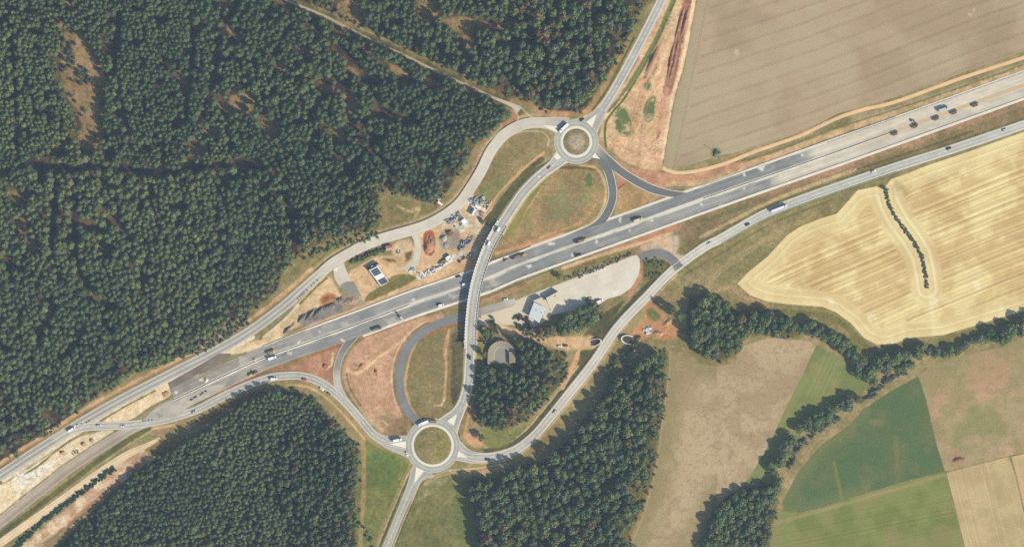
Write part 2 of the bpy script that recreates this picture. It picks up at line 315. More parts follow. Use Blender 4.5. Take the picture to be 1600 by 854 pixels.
# bare building land east of the north road
area([(1048, -20), (1092, -20), (1069, 107), (1054, 160), (1037, 262), (1050, 268), (1000, 264), (962, 242), (938, 218), (938, 190), (952, 165), (988, 110)], (219, 183, 142), (208, 168, 128), soft=2, rag=3, smooth=False)
strip([(1052, -10), (1024, 55), (998, 102), (968, 148), (948, 172)], 5, (132, 128, 92), off=-3, rag=1); strip([(1053, -10), (1026, 52), (1001, 100), (972, 148), (952, 172), (941, 190), (939, 215), (941, 230)], 3, (90, 108, 72), off=-6, rag=0.7)
strip([(1056, -10), (1044, 30), (1022, 70), (1000, 110), (980, 140)], 9, (116, 130, 88), rag=4, patchy=0.52)
strip([(1077, -12), (1062, 55), (1052, 105), (1043, 142)], 14, (178, 132, 110), (160, 116, 100), rag=2)
for o, a in ((-4.6, 1), (-1.2, .7), (2.4, .85)): strip([(1077, -12), (1062, 55), (1052, 105), (1044, 138)], 2.0, (128, 96, 88), off=o, rag=1.6, alpha=a, patchy=0.42)
strip([(1086, -12), (1076, 50), (1064, 107), (1050, 160), (1036, 245)], 5, (234, 203, 162), rag=0.8); strip([(1091, -12), (1080, 55), (1068.5, 107), (1053, 160), (1036, 258)], 1.3, (126, 112, 84), rag=1.0, alpha=0.9)
strip([(1042, 140), (1034, 170), (1028, 212)], 7, (208, 150, 124), rag=1.5, alpha=0.9); strip([(1031, 205), (1025, 222)], 4, (158, 112, 104), patchy=0.5)
strip([(1028, 72), (1016, 100), (1007, 122)], 4, (122, 98, 86), rag=2, patchy=0.45); strip([(1031, 85), (1022, 112), (1012, 128)], 4, (132, 112, 92), rag=2, patchy=0.45)
area([(964, 170), (975, 168), (985, 185), (988, 208), (972, 212), (960, 196)], (104, 126, 84), soft=2, rag=5, patchy=0.42); area([(1007, 160), (1024, 150), (1022, 180), (1012, 192), (1005, 178)], (104, 124, 86), soft=2, rag=4, patchy=0.42); area([(1006, 130), (1016, 128), (1018, 140), (1008, 140)], (96, 112, 80), rag=3, patchy=0.4)
for x, y in ((955, 234), (1000, 240), (972, 200)): area(circle(x, y, 4, 10), (122, 128, 88), rag=3, patchy=0.45)
area([(938, 218), (948, 238), (964, 252), (990, 262), (1028, 268), (1050, 272), (1085, 272), (1130, 258), (1200, 240), (1205, 256), (1100, 288), (1048, 294), (1012, 286), (975, 264), (948, 244), (936, 228)], (202, 154, 122), (190, 142, 112), soft=1.5, rag=2)
strip([(1045, 292), (1100, 287), (1200, 251), (1300, 214), (1400, 179), (1500, 144), (1640, 95)], 9, (208, 172, 132), (186, 158, 118), off=-4, rag=2); strip([(1150, 253), (1200, 240), (1260, 217), (1310, 198), (1400, 170), (1500, 136), (1640, 86)], 4, (132, 124, 92), rag=1.6); strip([(1330, 186), (1400, 164), (1500, 130), (1640, 80)], 1.5, (176, 166, 140), off=4, rag=.5)
for o, c in ((-9, (196, 140, 112)), (-3, (232, 200, 160)), (4, (200, 148, 118)), (9, (176, 136, 108))): strip([(1046, 60), (1026, 110), (1008, 150), (996, 190), (990, 235)], 3, c, off=o, rag=2.5, patchy=.46, alpha=.8)
for a, b in (((958, 226), (1030, 250)), ((955, 215), (1000, 248)), ((975, 240), (1034, 232)), ((990, 205), (1030, 255))): strip([a, b], 2, (198, 148, 116), rag=2, patchy=.44, sm=False)
# between motorway and the east road
area([(1062, 357), (1110, 332), (1200, 300), (1300, 265), (1400, 229), (1500, 192), (1600, 155), (1660, 133), (1660, 170), (1600, 188), (1500, 221), (1400, 250), (1300, 284), (1200, 322), (1100, 379), (1066, 394)], (154, 130, 102), (138, 124, 92), soft=2, rag=3)
strip([(1180, 308), (1300, 268), (1400, 233), (1500, 197), (1640, 148)], 7, (178, 140, 112), (160, 132, 102), rag=3, alpha=0.9); strip([(1095, 370), (1150, 342), (1210, 312), (1300, 278), (1345, 262)], 5, (196, 172, 126), rag=1.6); strip(EAST[12:], 2.4, (112, 110, 74), off=-9.2, rag=.8); strip([(1095, 345), (1135, 333), (1170, 320)], 7, (112, 116, 82), rag=3, patchy=0.45)
strip([(1340, 264), (1420, 239), (1520, 205)], 4, (104, 104, 72), rag=1, alpha=.8)
# waste ground south of the east road
area([(1062, 432), (1100, 402), (1200, 347), (1320, 302), (1332, 312), (1305, 332), (1245, 352), (1200, 398), (1155, 442), (1168, 470), (1200, 484), (1285, 490), (1345, 545), (1300, 530), (1200, 490), (1100, 458), (1062, 462), (1040, 452)], (158, 141, 102), (140, 132, 92), soft=3, rag=4)
strip([(1110, 436), (1160, 398), (1215, 362), (1270, 340)], 9, (170, 150, 108), rag=3, alpha=.8); strip([(1070, 425), (1120, 396), (1200, 349), (1300, 309)], 2.5, (106, 102, 72), rag=1.5, off=3, alpha=.8, patchy=.4); strip(EAST[12:20], 2.6, (128, 132, 84), off=9.5, rag=1)
strip([(1105, 462), (1140, 448), (1160, 462), (1200, 478)], 6, (190, 152, 112), rag=2.5, alpha=.8)
strip([(1180, 484), (1285, 492), (1320, 508), (1345, 534), (1372, 553)], 9, (136, 130, 90), (122, 122, 82), rag=2); strip([(1372, 556), (1400, 545), (1470, 534), (1520, 520), (1640, 484)], 13, (128, 126, 86), (140, 132, 92), rag=2)
# verge along the east road; ditch shading painted in as darker grass
strip(EAST[3:13], 7.5, (104, 100, 74), (94, 96, 66), off=-11.2, rag=.8); strip(EAST[3:11], 1.3, (222, 206, 170), off=-15.5, rag=.5); strip(EAST[3:11], 4, (178, 152, 112), off=-18, rag=2, alpha=.8); strip(EAST[2:13], 2.6, (206, 178, 132), off=9, rag=.8); strip(EAST[2:13], 2.2, (170, 148, 104), off=12, rag=1); strip(EAST[2:9], 7, (158, 140, 98), off=17, rag=3, alpha=.8)
area([(900, 545), (915, 520), (935, 496), (960, 478), (975, 470), (955, 505), (935, 535), (905, 572)], (104, 100, 72), (92, 100, 64), soft=2, rag=2)
area([(1000, 480), (1010, 470), (1025, 480), (1040, 495), (1058, 505), (1062, 525), (1040, 532), (1018, 525), (1000, 535), (985, 530), (992, 510), (1002, 500)], (204, 150, 112), (190, 140, 104), rag=3); area([(985, 500), (1000, 478), (1006, 492), (996, 508), (984, 515)], (168, 152, 108), rag=3); area([(1012, 484), (1022, 482), (1032, 494), (1024, 502), (1014, 496)], (124, 126, 86), rag=3)
# site compound between old road and motorway
area([(655, 352), (690, 345), (718, 326), (738, 306), (760, 302), (768, 322), (768, 352), (750, 390), (737, 425), (700, 442), (650, 458), (600, 474), (572, 474), (548, 448), (545, 425), (560, 415), (600, 398), (640, 398)], (222, 188, 146), (210, 174, 132), soft=2, rag=3)
area([(690, 350), (712, 335), (745, 318), (752, 332), (735, 352), (715, 368), (700, 360)], (196, 180, 156), soft=3, rag=5, patchy=0.45); area([(688, 378), (705, 362), (716, 372), (705, 390), (692, 388)], (176, 166, 146), soft=2, rag=3)
area([(662, 366), (672, 360), (680, 368), (680, 388), (676, 400), (666, 398), (661, 384)], (176, 112, 84), (156, 98, 76), soft=1.5, rag=3)
area([(606, 437), (618, 430), (632, 427), (651, 432), (645, 440), (610, 456), (572, 472), (573, 461), (585, 452)], (142, 132, 88), (128, 122, 80), soft=1.2, rag=1.5)
area([(541, 408), (560, 395), (590, 386), (602, 384), (598, 392), (570, 402), (552, 412)], (108, 100, 68), (124, 108, 78), rag=2); area([(618, 380), (640, 372), (646, 388), (640, 402), (625, 402), (612, 396)], (222, 190, 150), rag=3); area([(634, 396), (644, 392), (642, 404), (634, 408)], (126, 110, 80), rag=2)
area([(598, 405), (606, 403), (620, 408), (610, 409)], (92, 84, 62), rag=1.5)
area([(488, 445), (510, 432), (525, 446), (535, 462), (560, 470), (540, 480), (500, 495), (462, 512), (448, 522), (425, 534), (380, 548), (352, 550), (400, 530), (440, 500)], (224, 190, 148), (206, 178, 136), soft=2, rag=3)
strip([(510, 434), (490, 452), (465, 478), (440, 500), (405, 530)], 3, (112, 108, 70), rag=.8); strip([(470, 480), (445, 505), (415, 530)], 4, (222, 206, 178), off=5, rag=.7)
area([(500, 468), (508, 458), (524, 460), (524, 472), (506, 478)], (176, 120, 80), rag=2); area([(470, 500), (480, 485), (505, 480), (535, 470), (545, 476), (530, 488), (505, 498), (475, 510)], (146, 140, 132), (120, 118, 116), rag=3)
area([(535, 458), (566, 466), (570, 472), (556, 480), (536, 480)], (160, 138, 118), (178, 158, 134), rag=2); strip([(445, 518), (458, 505)], 4, (112, 104, 98), patchy=.4, rag=2)
strip([(420, 540), (520, 500), (600, 470), (700, 434), (740, 420)], 6, (214, 172, 130), off=-3, rag=2)
area([(688, 345), (712, 328), (742, 306), (762, 305), (764, 330), (748, 352), (720, 366), (698, 362)], (224, 218, 206), soft=2, rag=6, patchy=.52); strip([(655, 432), (680, 420), (705, 404), (742, 392)], 12, (226, 220, 208), rag=3, patchy=.5); strip([(700, 384), (728, 378), (748, 362)], 14, (206, 190, 164), rag=4, patchy=.48); area([(690, 360), (715, 355), (720, 385), (700, 392), (686, 384)], (158, 146, 130), rag=4, patchy=.5)
# island of the north slip roads
area([(800, 215), (840, 206), (856, 214), (856, 228), (840, 246), (815, 270), (790, 300), (770, 312), (752, 318), (742, 306), (756, 282), (775, 240)], (160, 140, 102), (148, 134, 96), soft=2, rag=2); strip([(792, 214), (815, 206), (845, 206), (857, 216), (856, 228)], 1.4, (206, 196, 158), rag=.4)
area([(748, 300), (765, 285), (785, 275), (795, 285), (780, 300), (762, 312)], (128, 134, 90), rag=4, patchy=.42); strip([(756, 345), (778, 305), (820, 262), (850, 238)], 4, (208, 160, 122), rag=1.4); 
strip([(768, 350), (790, 316), (822, 278), (850, 254)], 9, (104, 108, 76), (96, 94, 66), off=-6, rag=1.4)
area([(862, 258), (905, 256), (932, 262), (944, 280), (948, 304), (942, 326), (925, 346), (890, 362), (830, 380), (790, 392), (778, 386), (800, 350), (830, 312)], (170, 140, 104), (150, 136, 96), soft=2, rag=3)
area([(868, 300), (890, 285), (915, 290), (920, 310), (900, 330), (870, 345), (850, 350), (848, 330)], (136, 136, 98), (150, 142, 104), rag=6, patchy=.42); strip([(862, 256), (845, 270), (820, 308), (800, 345)], 3, (118, 124, 78), off=4, rag=1, alpha=.8); strip([(866, 262), (850, 285), (828, 318), (806, 355), (800, 370)], 5.5, (102, 84, 66), off=2, rag=1); strip([(876, 262), (905, 262), (930, 265)], 3.5, (112, 104, 66), rag=1); strip([(872, 264), (852, 285), (830, 318), (803, 358)], 1.2, (222, 202, 166), rag=.3, alpha=.9)  # brown strip paints the shaded toe ditch on flat ground
strip([(906, 258), (930, 262), (942, 278), (947, 300), (943, 322), (930, 344), (905, 358)], 4, (206, 172, 130), rag=1.2); strip([(800, 388), (860, 366), (910, 345), (930, 320)], 5, (210, 158, 120), rag=3, alpha=.8, patchy=.4); area([(915, 275), (924, 272), (924, 290), (916, 290)], (104, 122, 84), rag=2); strip([(775, 395), (830, 382), (880, 365)], 5, (214, 158, 122), rag=1.6)
area([(964, 270), (985, 285), (1010, 300), (1030, 308), (1000, 322), (970, 336), (960, 334), (966, 310), (966, 290)], (190, 156, 114), (176, 146, 104), soft=1.5, rag=1); area([(966, 276), (976, 280), (974, 290), (967, 292)], (206, 148, 120), rag=2); strip([(967, 294), (976, 287)], 1.6, (150, 96, 76))
# south side of motorway, yard surroundings
strip([(820, 448), (900, 416), (1000, 376), (1060, 354)], 7, (192, 138, 110), (180, 128, 100), rag=1.6); strip([(755, 470), (790, 458), (820, 448)], 7, (186, 146, 114), rag=2.5); area([(815, 455), (850, 428), (880, 420), (885, 432), (850, 448), (822, 458)], (138, 136, 88), (158, 138, 96), rag=3); strip([(880, 428), (920, 412), (960, 398), (985, 388)], 9, (150, 138, 96), (122, 120, 82), rag=2.5); strip([(880, 418), (940, 398), (1000, 380), (1050, 364)], 5, (214, 176, 138), rag=1.6); area([(1000, 385), (1040, 370), (1060, 368), (1062, 385), (1058, 395), (1075, 400), (1060, 408), (1040, 392), (1012, 392)], (212, 178, 144), (190, 172, 148), rag=2)
area([(1004, 408), (1020, 403), (1038, 405), (1042, 415), (1030, 428), (1010, 440), (1003, 430)], (138, 130, 88), (112, 112, 76), rag=2); strip([(1003, 412), (1001, 430), (990, 447), (985, 460)], 6, (206, 150, 116), (188, 130, 98), rag=1.5)
area([(742, 500), (770, 502), (800, 512), (835, 512), (850, 525), (925, 525), (930, 545), (880, 545), (830, 530), (800, 525), (790, 520), (770, 506), (745, 520)], (218, 180, 138), (206, 170, 128), rag=2.5); area([(800, 494), (815, 488), (830, 500), (832, 515), (815, 515), (800, 506)], (138, 124, 92), (160, 138, 106), rag=3); strip([(905, 545), (895, 575), (878, 605)], 7, (206, 164, 124), rag=2); strip([(736, 520), (738, 560), (736, 605), (722, 650)], 5, (176, 128, 98), off=-6, rag=1.5); strip([(742, 612), (734, 640), (726, 680)], 5, (196, 156, 116), rag=2); strip([(716, 668), (719, 690), (738, 701)], 3, (128, 132, 82), rag=1)
area([(728, 680), (745, 676), (760, 688), (750, 700), (735, 696)], (206, 160, 122), rag=3); area([(755, 668), (800, 672), (830, 655), (800, 690), (762, 698)], (132, 134, 86), rag=4); strip([(742, 500), (742, 530)], 7, (218, 186, 148))
# the reddish earthworks south-west of the bridge
area([(548, 548), (570, 529), (620, 509), (680, 491), (694, 496), (668, 513), (642, 536), (624, 562), (616, 592), (618, 622), (628, 650), (622, 668), (600, 672), (580, 660), (555, 630), (540, 605), (536, 575)], (205, 163, 132), (196, 154, 122), soft=1.5, rag=1.5)
strip([(543, 578), (556, 583), (572, 574), (600, 552), (640, 525), (652, 520)], 6, (224, 184, 142), rag=1); strip([(553, 568), (560, 572), (558, 578), (548, 576)], 2, (150, 104, 80)); strip([(586, 576), (588, 586)], 2.4, (150, 112, 86), rag=1); area([(585, 655), (610, 645), (622, 655), (618, 668), (602, 670)], (158, 136, 104), rag=3, patchy=.4); strip([(598, 656), (612, 668), (620, 660)], 1.5, (224, 186, 144))
area([(430, 584), (470, 564), (536, 535), (524, 560), (520, 585), (522, 608), (500, 592), (470, 580)], (192, 146, 118), (176, 132, 104), soft=1.5, rag=1.5); strip([(520, 552), (518, 570), (510, 575)], 4, (222, 186, 146), rag=1); strip([(505, 568), (510, 573)], 4, (134, 96, 76)); strip(MED[2:7], 3, (176, 120, 90), off=21.5, rag=1)
strip([(538, 575), (542, 603), (558, 632), (580, 660), (602, 676)], 2, (188, 172, 128), rag=.6); strip([(540, 585), (546, 608), (562, 634)], 2, (118, 110, 74), off=-1.6, rag=.6)
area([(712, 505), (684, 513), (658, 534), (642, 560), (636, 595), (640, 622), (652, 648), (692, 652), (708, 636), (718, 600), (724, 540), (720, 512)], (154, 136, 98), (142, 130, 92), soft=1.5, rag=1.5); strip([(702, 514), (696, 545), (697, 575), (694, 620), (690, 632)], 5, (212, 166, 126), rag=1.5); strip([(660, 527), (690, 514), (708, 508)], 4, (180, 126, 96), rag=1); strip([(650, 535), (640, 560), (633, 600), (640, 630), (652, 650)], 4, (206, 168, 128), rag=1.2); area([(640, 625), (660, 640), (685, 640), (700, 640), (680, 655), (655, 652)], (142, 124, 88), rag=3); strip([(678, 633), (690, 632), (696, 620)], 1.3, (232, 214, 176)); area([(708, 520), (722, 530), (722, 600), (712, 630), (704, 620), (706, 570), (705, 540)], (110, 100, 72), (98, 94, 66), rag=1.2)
strip(LOOP[4:13], 3.5, (150, 128, 98), (172, 132, 104), off=8.5, rag=1); strip(LOOP[4:13], 1.5, (226, 200, 160), off=12, rag=.8)
area([(612, 660), (630, 650), (645, 655), (650, 665), (630, 680), (610, 682), (600, 676)], (162, 134, 104), (126, 114, 82), rag=1.5)
# south meadows
area([(563, 700), (600, 700), (634, 716), (638, 735), (622, 790), (600, 870), (558, 890)], (138, 136, 90), (120, 128, 80), soft=2, rag=3); area([(574, 712), (612, 712), (625, 730), (608, 760), (580, 755)], (100, 120, 76), soft=8, rag=7, alpha=.8); strip([(568, 690), (569, 740), (566, 800), (562, 870)], 7, (172, 148, 106), rag=1.5); strip(SWEST[12:20], 7, (168, 146, 104), off=10, rag=2); strip(SWEST[12:19], 3, (214, 180, 132), off=15, rag=1.5); strip(SWEST[18:21], 8, (162, 142, 98), off=10, rag=2); strip(SOUTH[1:], 2.4, (96, 88, 62), off=10.5, rag=.6); strip(SOUTH[1:], 1.8, (216, 190, 146), off=13.5, rag=.6); strip(SOUTH[1:], 4, (160, 142, 98), off=17, rag=1.2)  # dark strip along the south road: painted ditch shade
area([(662, 757), (700, 744), (728, 746), (728, 765), (738, 795), (745, 870), (608, 890), (640, 800)], (138, 132, 92), (124, 126, 86), soft=2, rag=4); area([(668, 755), (690, 746), (700, 752), (672, 775), (650, 805), (655, 775)], (150, 146, 112), rag=5, patchy=.5); area([(715, 770), (735, 795), (740, 850), (718, 845), (708, 800)], (112, 122, 78), soft=6, rag=5, alpha=.8); strip(SOUTH[1:], 1.6, (214, 198, 162), off=-9.5, rag=.4); strip(SOUTH[1:], 2, (104, 96, 68), off=-11.5, rag=.5); strip([(664, 756), (690, 742), (725, 735), (770, 733), (800, 722)], 5, (178, 152, 112), rag=2); strip([(670, 746), (700, 735), (745, 731), (790, 724)], 1.4, (222, 200, 160), rag=.4); strip([(730, 738), (760, 738)], 7, (206, 162, 120), rag=2, alpha=.7)  # dark strip beside the pale line is ditch shading in the colour
# west end: sand between the carriageways
area([(-30, 778), (30, 742), (80, 707), (130, 680), (176, 671), (166, 686), (120, 713), (80, 746), (30, 792), (-30, 832)], (238, 219, 184), (230, 206, 166), soft=1.5, rag=1.5); area([(20, 742), (60, 728), (90, 716), (70, 740), (35, 765)], (244, 234, 212), rag=4, patchy=.45)
strip([(38, 740), (60, 727), (90, 702), (112, 686)], 2.5, (126, 116, 80), rag=.8); strip([(112, 686), (130, 679), (150, 675)], 1, (176, 136, 92)); strip(OLDROAD[2:9], 2.2, (142, 126, 92), off=9.5, rag=.8, patchy=.35); area([(-10, 815), (20, 795), (36, 765), (34, 778), (20, 800), (-10, 835)], (128, 116, 84), rag=3, patchy=.5)
for x, y, r in ((97, 706, 3.4), (130, 693, 3), (143, 688, 2.5)): area(circle(x, y, r, 10), (198, 152, 116), rag=2)
area([(158, 658), (200, 630), (245, 607), (268, 603), (266, 618), (240, 632), (205, 655)], (238, 213, 172), (228, 198, 156), soft=1.2, rag=1.5); strip([(157, 657), (200, 632), (242, 610)], 2.6, (132, 122, 80), rag=.7); strip([(204, 659), (230, 640), (262, 622)], 3.4, (140, 128, 98), rag=.8); area(circle(259, 614, 5, 12), (206, 164, 122), rag=3, patchy=.4); strip([(268, 604), (285, 590), (308, 584)], 5, (224, 188, 140), rag=1); strip([(268, 657), (295, 640), (340, 618), (400, 590)], 5, (218, 172, 132), off=-7, rag=1.2)
strip([(345, 552), (380, 547), (410, 540), (440, 528)], 7, (230, 204, 164), rag=1.5); strip([(208, 672), (240, 665), (272, 660)], 4, (222, 178, 138), off=4, rag=1.2)
strip([(232, 668), (190, 694), (150, 722), (105, 756), (60, 790), (20, 820), (-20, 850)], 8, (112, 112, 76), (98, 104, 68), rag=1.2); strip([(232, 671), (190, 697), (150, 725)], 1.2, (180, 174, 140), off=-3.6, rag=.4)
area([(205, 708), (255, 690), (255, 705), (205, 742), (160, 775), (110, 815), (70, 850), (60, 890), (-10, 890), (60, 830), (130, 770), (180, 728)], (228, 200, 164), (196, 158, 126), soft=2, rag=3); area([(230, 698), (285, 680), (280, 700), (240, 712)], (134, 126, 84), (168, 122, 86), rag=4)
for a, b in (((40, 852), (180, 745)), ((48, 858), (190, 752)), ((58, 862), (170, 778))): strip([a, b], 2.2, (232, 206, 170), rag=2.2, patchy=.45, sm=False)
strip([(75, 850), (120, 808), (165, 770), (215, 728)], 9, (168, 124, 98), rag=4, patchy=.5); strip([(95, 852), (140, 805), (190, 760)], 7, (112, 102, 76), rag=4, patchy=.5)
strip([(310, 660), (360, 632), (410, 612)], 12, (140, 98, 70), (110, 92, 66), rag=4, alpha=.7)

tone = 1 + (NZ2 - 0.5) * 0.22 + (NZ3 - 0.5) * 0.26
OUT = sstep(20, 260, np.maximum(np.maximum(-GX, GX - 1600), np.maximum(-GY, GY - 854)))[..., None]
GC = np.clip(GC * tone[..., None], 5, 250) * (1 - OUT) + np.array([138, 132, 94.]) * OUT
nx_, ny_ = len(xs), len(ys)
idx = np.arange(nx_ * ny_).reshape(ny_, nx_)
F = np.stack([idx[1:, :-1], idx[1:, 1:], idx[:-1, 1:], idx[:-1, :-1]], -1).reshape(-1, 4)
V = np.stack([wx(GX), wy(GY), np.zeros(GX.shape)], -1).reshape(-1, 3)
tag(link('ground', raw_mesh('ground', V, F, alb(GC).reshape(-1, 3)), M_GROUND), kind='structure')
# ================================================================== SHEETS AND RIBBONS
def sheet(name, poly, z, res, colfn, mat, smooth=False, tdfn=None, rag=0.0, parent=None):
    p = spline(poly, max(res, 2), True) if smooth else np.asarray(poly, float)
    X, Y = np.meshgrid(np.arange(p[:, 0].min() - res, p[:, 0].max() + 2 * res, res), np.arange(p[:, 1].min() - res, p[:, 1].max() + 2 * res, res))
    sd, qx, qy = sdpoly(p, X, Y, True)
    ins = sd < 0
    cell = ins[:-1, :-1] | ins[1:, :-1] | ins[:-1, 1:] | ins[1:, 1:]
    X2 = np.where(ins, X, qx); Y2 = np.where(ins, Y, qy)
    id_ = np.arange(X.size).reshape(X.shape)
    Fq = np.stack([id_[1:, :-1], id_[1:, 1:], id_[:-1, 1:], id_[:-1, :-1]], -1)[cell]
    used = np.unique(Fq); rm = np.full(X.size, -1); rm[used] = np.arange(len(used))
    x, y, d = X2.ravel()[used], Y2.ravel()[used], -np.minimum(sd, 0).ravel()[used]
    c = colfn(x, y, d)
    at = {'td': tdfn(x, y, d)} if tdfn else None
    V = np.stack([wx(x), wy(y), np.full(len(x), z)], 1)
    return link(name, raw_mesh(name, V, rm[Fq], alb(np.clip(c, 5, 252)), at), mat, parent)
def blend(x, y, c1, c2, scale, seed, lo=0.38, hi=0.62):
    t = sstep(lo, hi, fbm(x, y, scale, 4, seed))[:, None]; return np.asarray(c1, float) * (1 - t) + np.asarray(c2, float) * t
def mixat(c, m, col): return c * (1 - m[:, None]) + np.asarray(col, float) * m[:, None]
def blob(x, y, cx, cy, r, seed=0): return 1 - sstep(r * 0.35, r * 1.1, np.hypot(x - cx, (y - cy) * (1 + .5 * (seed % 3 == 1))) + (fbm(x, y, r * 0.6 + 1, 3, seed) - 0.5) * r * 2.0)

# ---- fields
def f_tram(x, y, d):
    c = blend(x, y, (182, 160, 131), (172, 150, 123), 60, 41); c = mixat(c, sstep(0.55, 0.75, fbm(x, y, 90, 3, 42)) * .6, (184, 168, 136))
    c = mixat(c, (1 - sstep(0, 16, x - (1066 + (150 - y) * 0.17))) * .7, (172, 160, 126)); c = mixat(c, 1 - sstep(2, 12, np.hypot(x - 1118, y - 238)), (130, 128, 92))
    for bx, by, r in ((1522, 17, 3), (1515, 24, 3), (1392, 50, 2), (1150, 82, 5)): c = mixat(c, blob(x, y, bx, by, r, 5) * .7, (206, 188, 150))
    return mixat(c, blob(x, y, 1560, 50, 40, 8) * .4, (160, 140, 112))
def t_tram(x, y, d):
    v = 0.339 * x + 0.941 * y + 6 + 2.5 * np.sin(x / 75.0)
    L = x - (1070 + (107 - y) * 0.2)
    return np.where(L < 20, 11.3 + (L - 14.5) * 1.0, v)
tag(sheet('field', [(1094, -60), (1091, -10), (1069.5, 107), (1054.5, 160), (1037, 258), (1044, 262), (1076, 258), (1104, 250), (1122, 244), (1154, 237), (1180, 229), (1225, 216), (1246, 209), (1310, 177), (1400, 152), (1500, 115), (1600, 80), (1680, 52), (1680, -60)], 0.05, 2.0, f_tram, M_TRAM, tdfn=t_tram), kind='structure')
HEDGE = [(1384, 298), (1389, 318), (1404, 346), (1424, 372), (1439, 398), (1445, 424), (1449, 450)]
STUB = [(1152, 443), (1170, 424), (1200, 400), (1230, 367), (1250, 354), (1282, 341), (1307, 334), (1325, 314), (1340, 297), (1370, 291), (1380, 296), (1392, 280), (1412, 273), (1450, 258), (1510, 238), (1600, 206), (1680, 178), (1680, 455), (1600, 485), (1525, 508), (1475, 523), (1420, 528), (1390, 539), (1370, 538), (1350, 528), (1330, 505), (1307, 488), (1285, 479), (1240, 476), (1199, 471), (1172, 461)]
def f_stub(x, y, d):
    c = blend(x, y, (228, 206, 150), (213, 186, 132), 26, 51); h = sdline(HEDGE, x, y)
    c = mixat(c, sstep(0.5, 0.7, fbm(x, y, 40, 3, 52)) * .55, (196, 164, 114)); c = mixat(c, (1 - sstep(14, 30, np.minimum(d, h))) * .55, (234, 214, 160))
    for bx, by, r in ((1525, 445, 7), (1565, 484, 6), (1362, 497, 9), (1232, 448, 5), (1457, 470, 10), (1300, 470, 6)): c = mixat(c, blob(x, y, bx, by, r, 3) * .8, (240, 224, 178))
    c = mixat(c, (1 - sstep(0, 7, np.abs(x - (1454 + (y - 470) * 0.12)))) * (y > 455) * .8, (236, 218, 168)); c = mixat(c, (1 - sstep(0, 3, np.abs(h - 15))) * .5, (242, 230, 186)); c = mixat(c, blob(x, y, 1408, 292, 13, 9) * .5, (168, 150, 108))
    return c
def t_stub(x, y, d):
    h = sdline(HEDGE, x, y); near = np.minimum(d, h); v = 0.34 * x + 0.94 * y + 3 * np.sin(x / 60) + np.where(x < 1430, 0.1 * (x - 1430), 0)
    return np.where(near < 26 + (fbm(x, y, 30, 2, 4) - .5) * 14, near * 1.3 + 500, v)
tag(sheet('field', STUB, 0.05, 2.0, f_stub, M_STUB, tdfn=t_stub), kind='structure')
def f_brown(x, y, d):
    c = blend(x, y, (190, 168, 134), (176, 153, 121), 30, 61); c = mixat(c, (1 - sstep(5, 45, d + (fbm(x, y, 22, 3, 62) - .5) * 26)) * (x < 1120) * .75, (148, 138, 100)); c = mixat(c, sstep(.55, .7, fbm(x, y, 5, 3, 63)) * .35, (150, 128, 98))
    c = mixat(c, (1 - sstep(0, 4, d)) * (x < 1050) * .6, (204, 166, 128)); return mixat(c, sstep(60, 10, np.abs(y - 600)) * .2, (160, 140, 112))
tag(sheet('field', [(1046, 548), (1062, 556), (1085, 566), (1120, 572), (1150, 566), (1160, 541), (1200, 527), (1250, 531), (1268, 534), (1275, 540), (1255, 583), (1230, 632), (1205, 688), (1182, 727), (1163, 756), (1135, 775), (1115, 795), (1098, 832), (1080, 900), (970, 900), (985, 850), (1003, 806), (1021, 745), (1030, 690), (1037, 635), (1045, 580)], 0.05, 1.6, f_brown, M_FIELD, tdfn=None), kind='structure')
def f_olive(x, y, d): return mixat(blend(x, y, (138, 144, 96), (127, 135, 90), 30, 71), sstep(.5, .7, fbm(x, y, 22, 3, 72)) * .5, (160, 148, 104))
tag(sheet('meadow', [(1275, 540), (1300, 551), (1335, 574), (1356, 598), (1345, 615), (1325, 625), (1285, 650), (1245, 678), (1225, 715), (1205, 752), (1163, 756), (1182, 727), (1205, 688), (1230, 632), (1255, 583)], 0.05, 2.0, f_olive, M_ROWS, tdfn=lambda x, y, d: 0.9 * x + 0.42 * y), kind='structure')
def f_green(x, y, d):
    c = blend(x, y, (95, 118, 88), (103, 119, 88), 34, 81); c = mixat(c, sstep(.56, .7, fbm(x, y, 26, 4, 82)) * .6, (118, 122, 92)); c = mixat(c, (1 - sstep(2, 26, d + (fbm(x, y, 14, 3, 83) - .5) * 20)) * (x < 1360) * .45, (140, 136, 96))
    c = mixat(c, (1 - sstep(1, 4, np.abs(x - (1307 + (y - 740) * .22)))) * (y > 720) * .7, (132, 138, 84)); c = mixat(c, blob(x, y, 1366, 662, 14, 4) * .6, (140, 132, 96)); return mixat(c, (1 - sstep(2, 6, np.abs(x - (1400 + (y - 690) * .05)))) * (y > 680) * .45, (128, 132, 92))
tag(sheet('field', [(1435, 588), (1447, 625), (1462, 690), (1476, 736), (1425, 748), (1372, 764), (1320, 780), (1280, 793), (1250, 801), (1225, 798), (1222, 785), (1235, 760), (1250, 733), (1282, 696), (1330, 662), (1348, 640), (1385, 615), (1415, 598)], 0.06, 1.6, f_green, M_FIELD), kind='structure')
def f_low(x, y, d):
    c = blend(x, y, (136, 142, 92), (124, 133, 84), 30, 91); c = mixat(c, sstep(.5, .7, fbm(x, y, 50, 3, 92)) * .6, (150, 138, 100)); c = mixat(c, (1 - sstep(1, 5, np.abs(y - (801 - (x - 1250) * .285) - 5))) * .55, (172, 154, 112)); return mixat(c, (1 - sstep(0, 40, x - 1195)) * .5, (160, 138, 106))
tag(sheet('meadow', [(1476, 737), (1490, 790), (1506, 850), (1515, 900), (1190, 900), (1200, 860), (1212, 800), (1225, 799), (1250, 802), (1280, 794), (1320, 781), (1372, 765), (1425, 749)], 0.05, 2.0, f_low, M_ROWS, tdfn=lambda x, y, d: 0.2 * x + 0.98 * y), kind='structure')
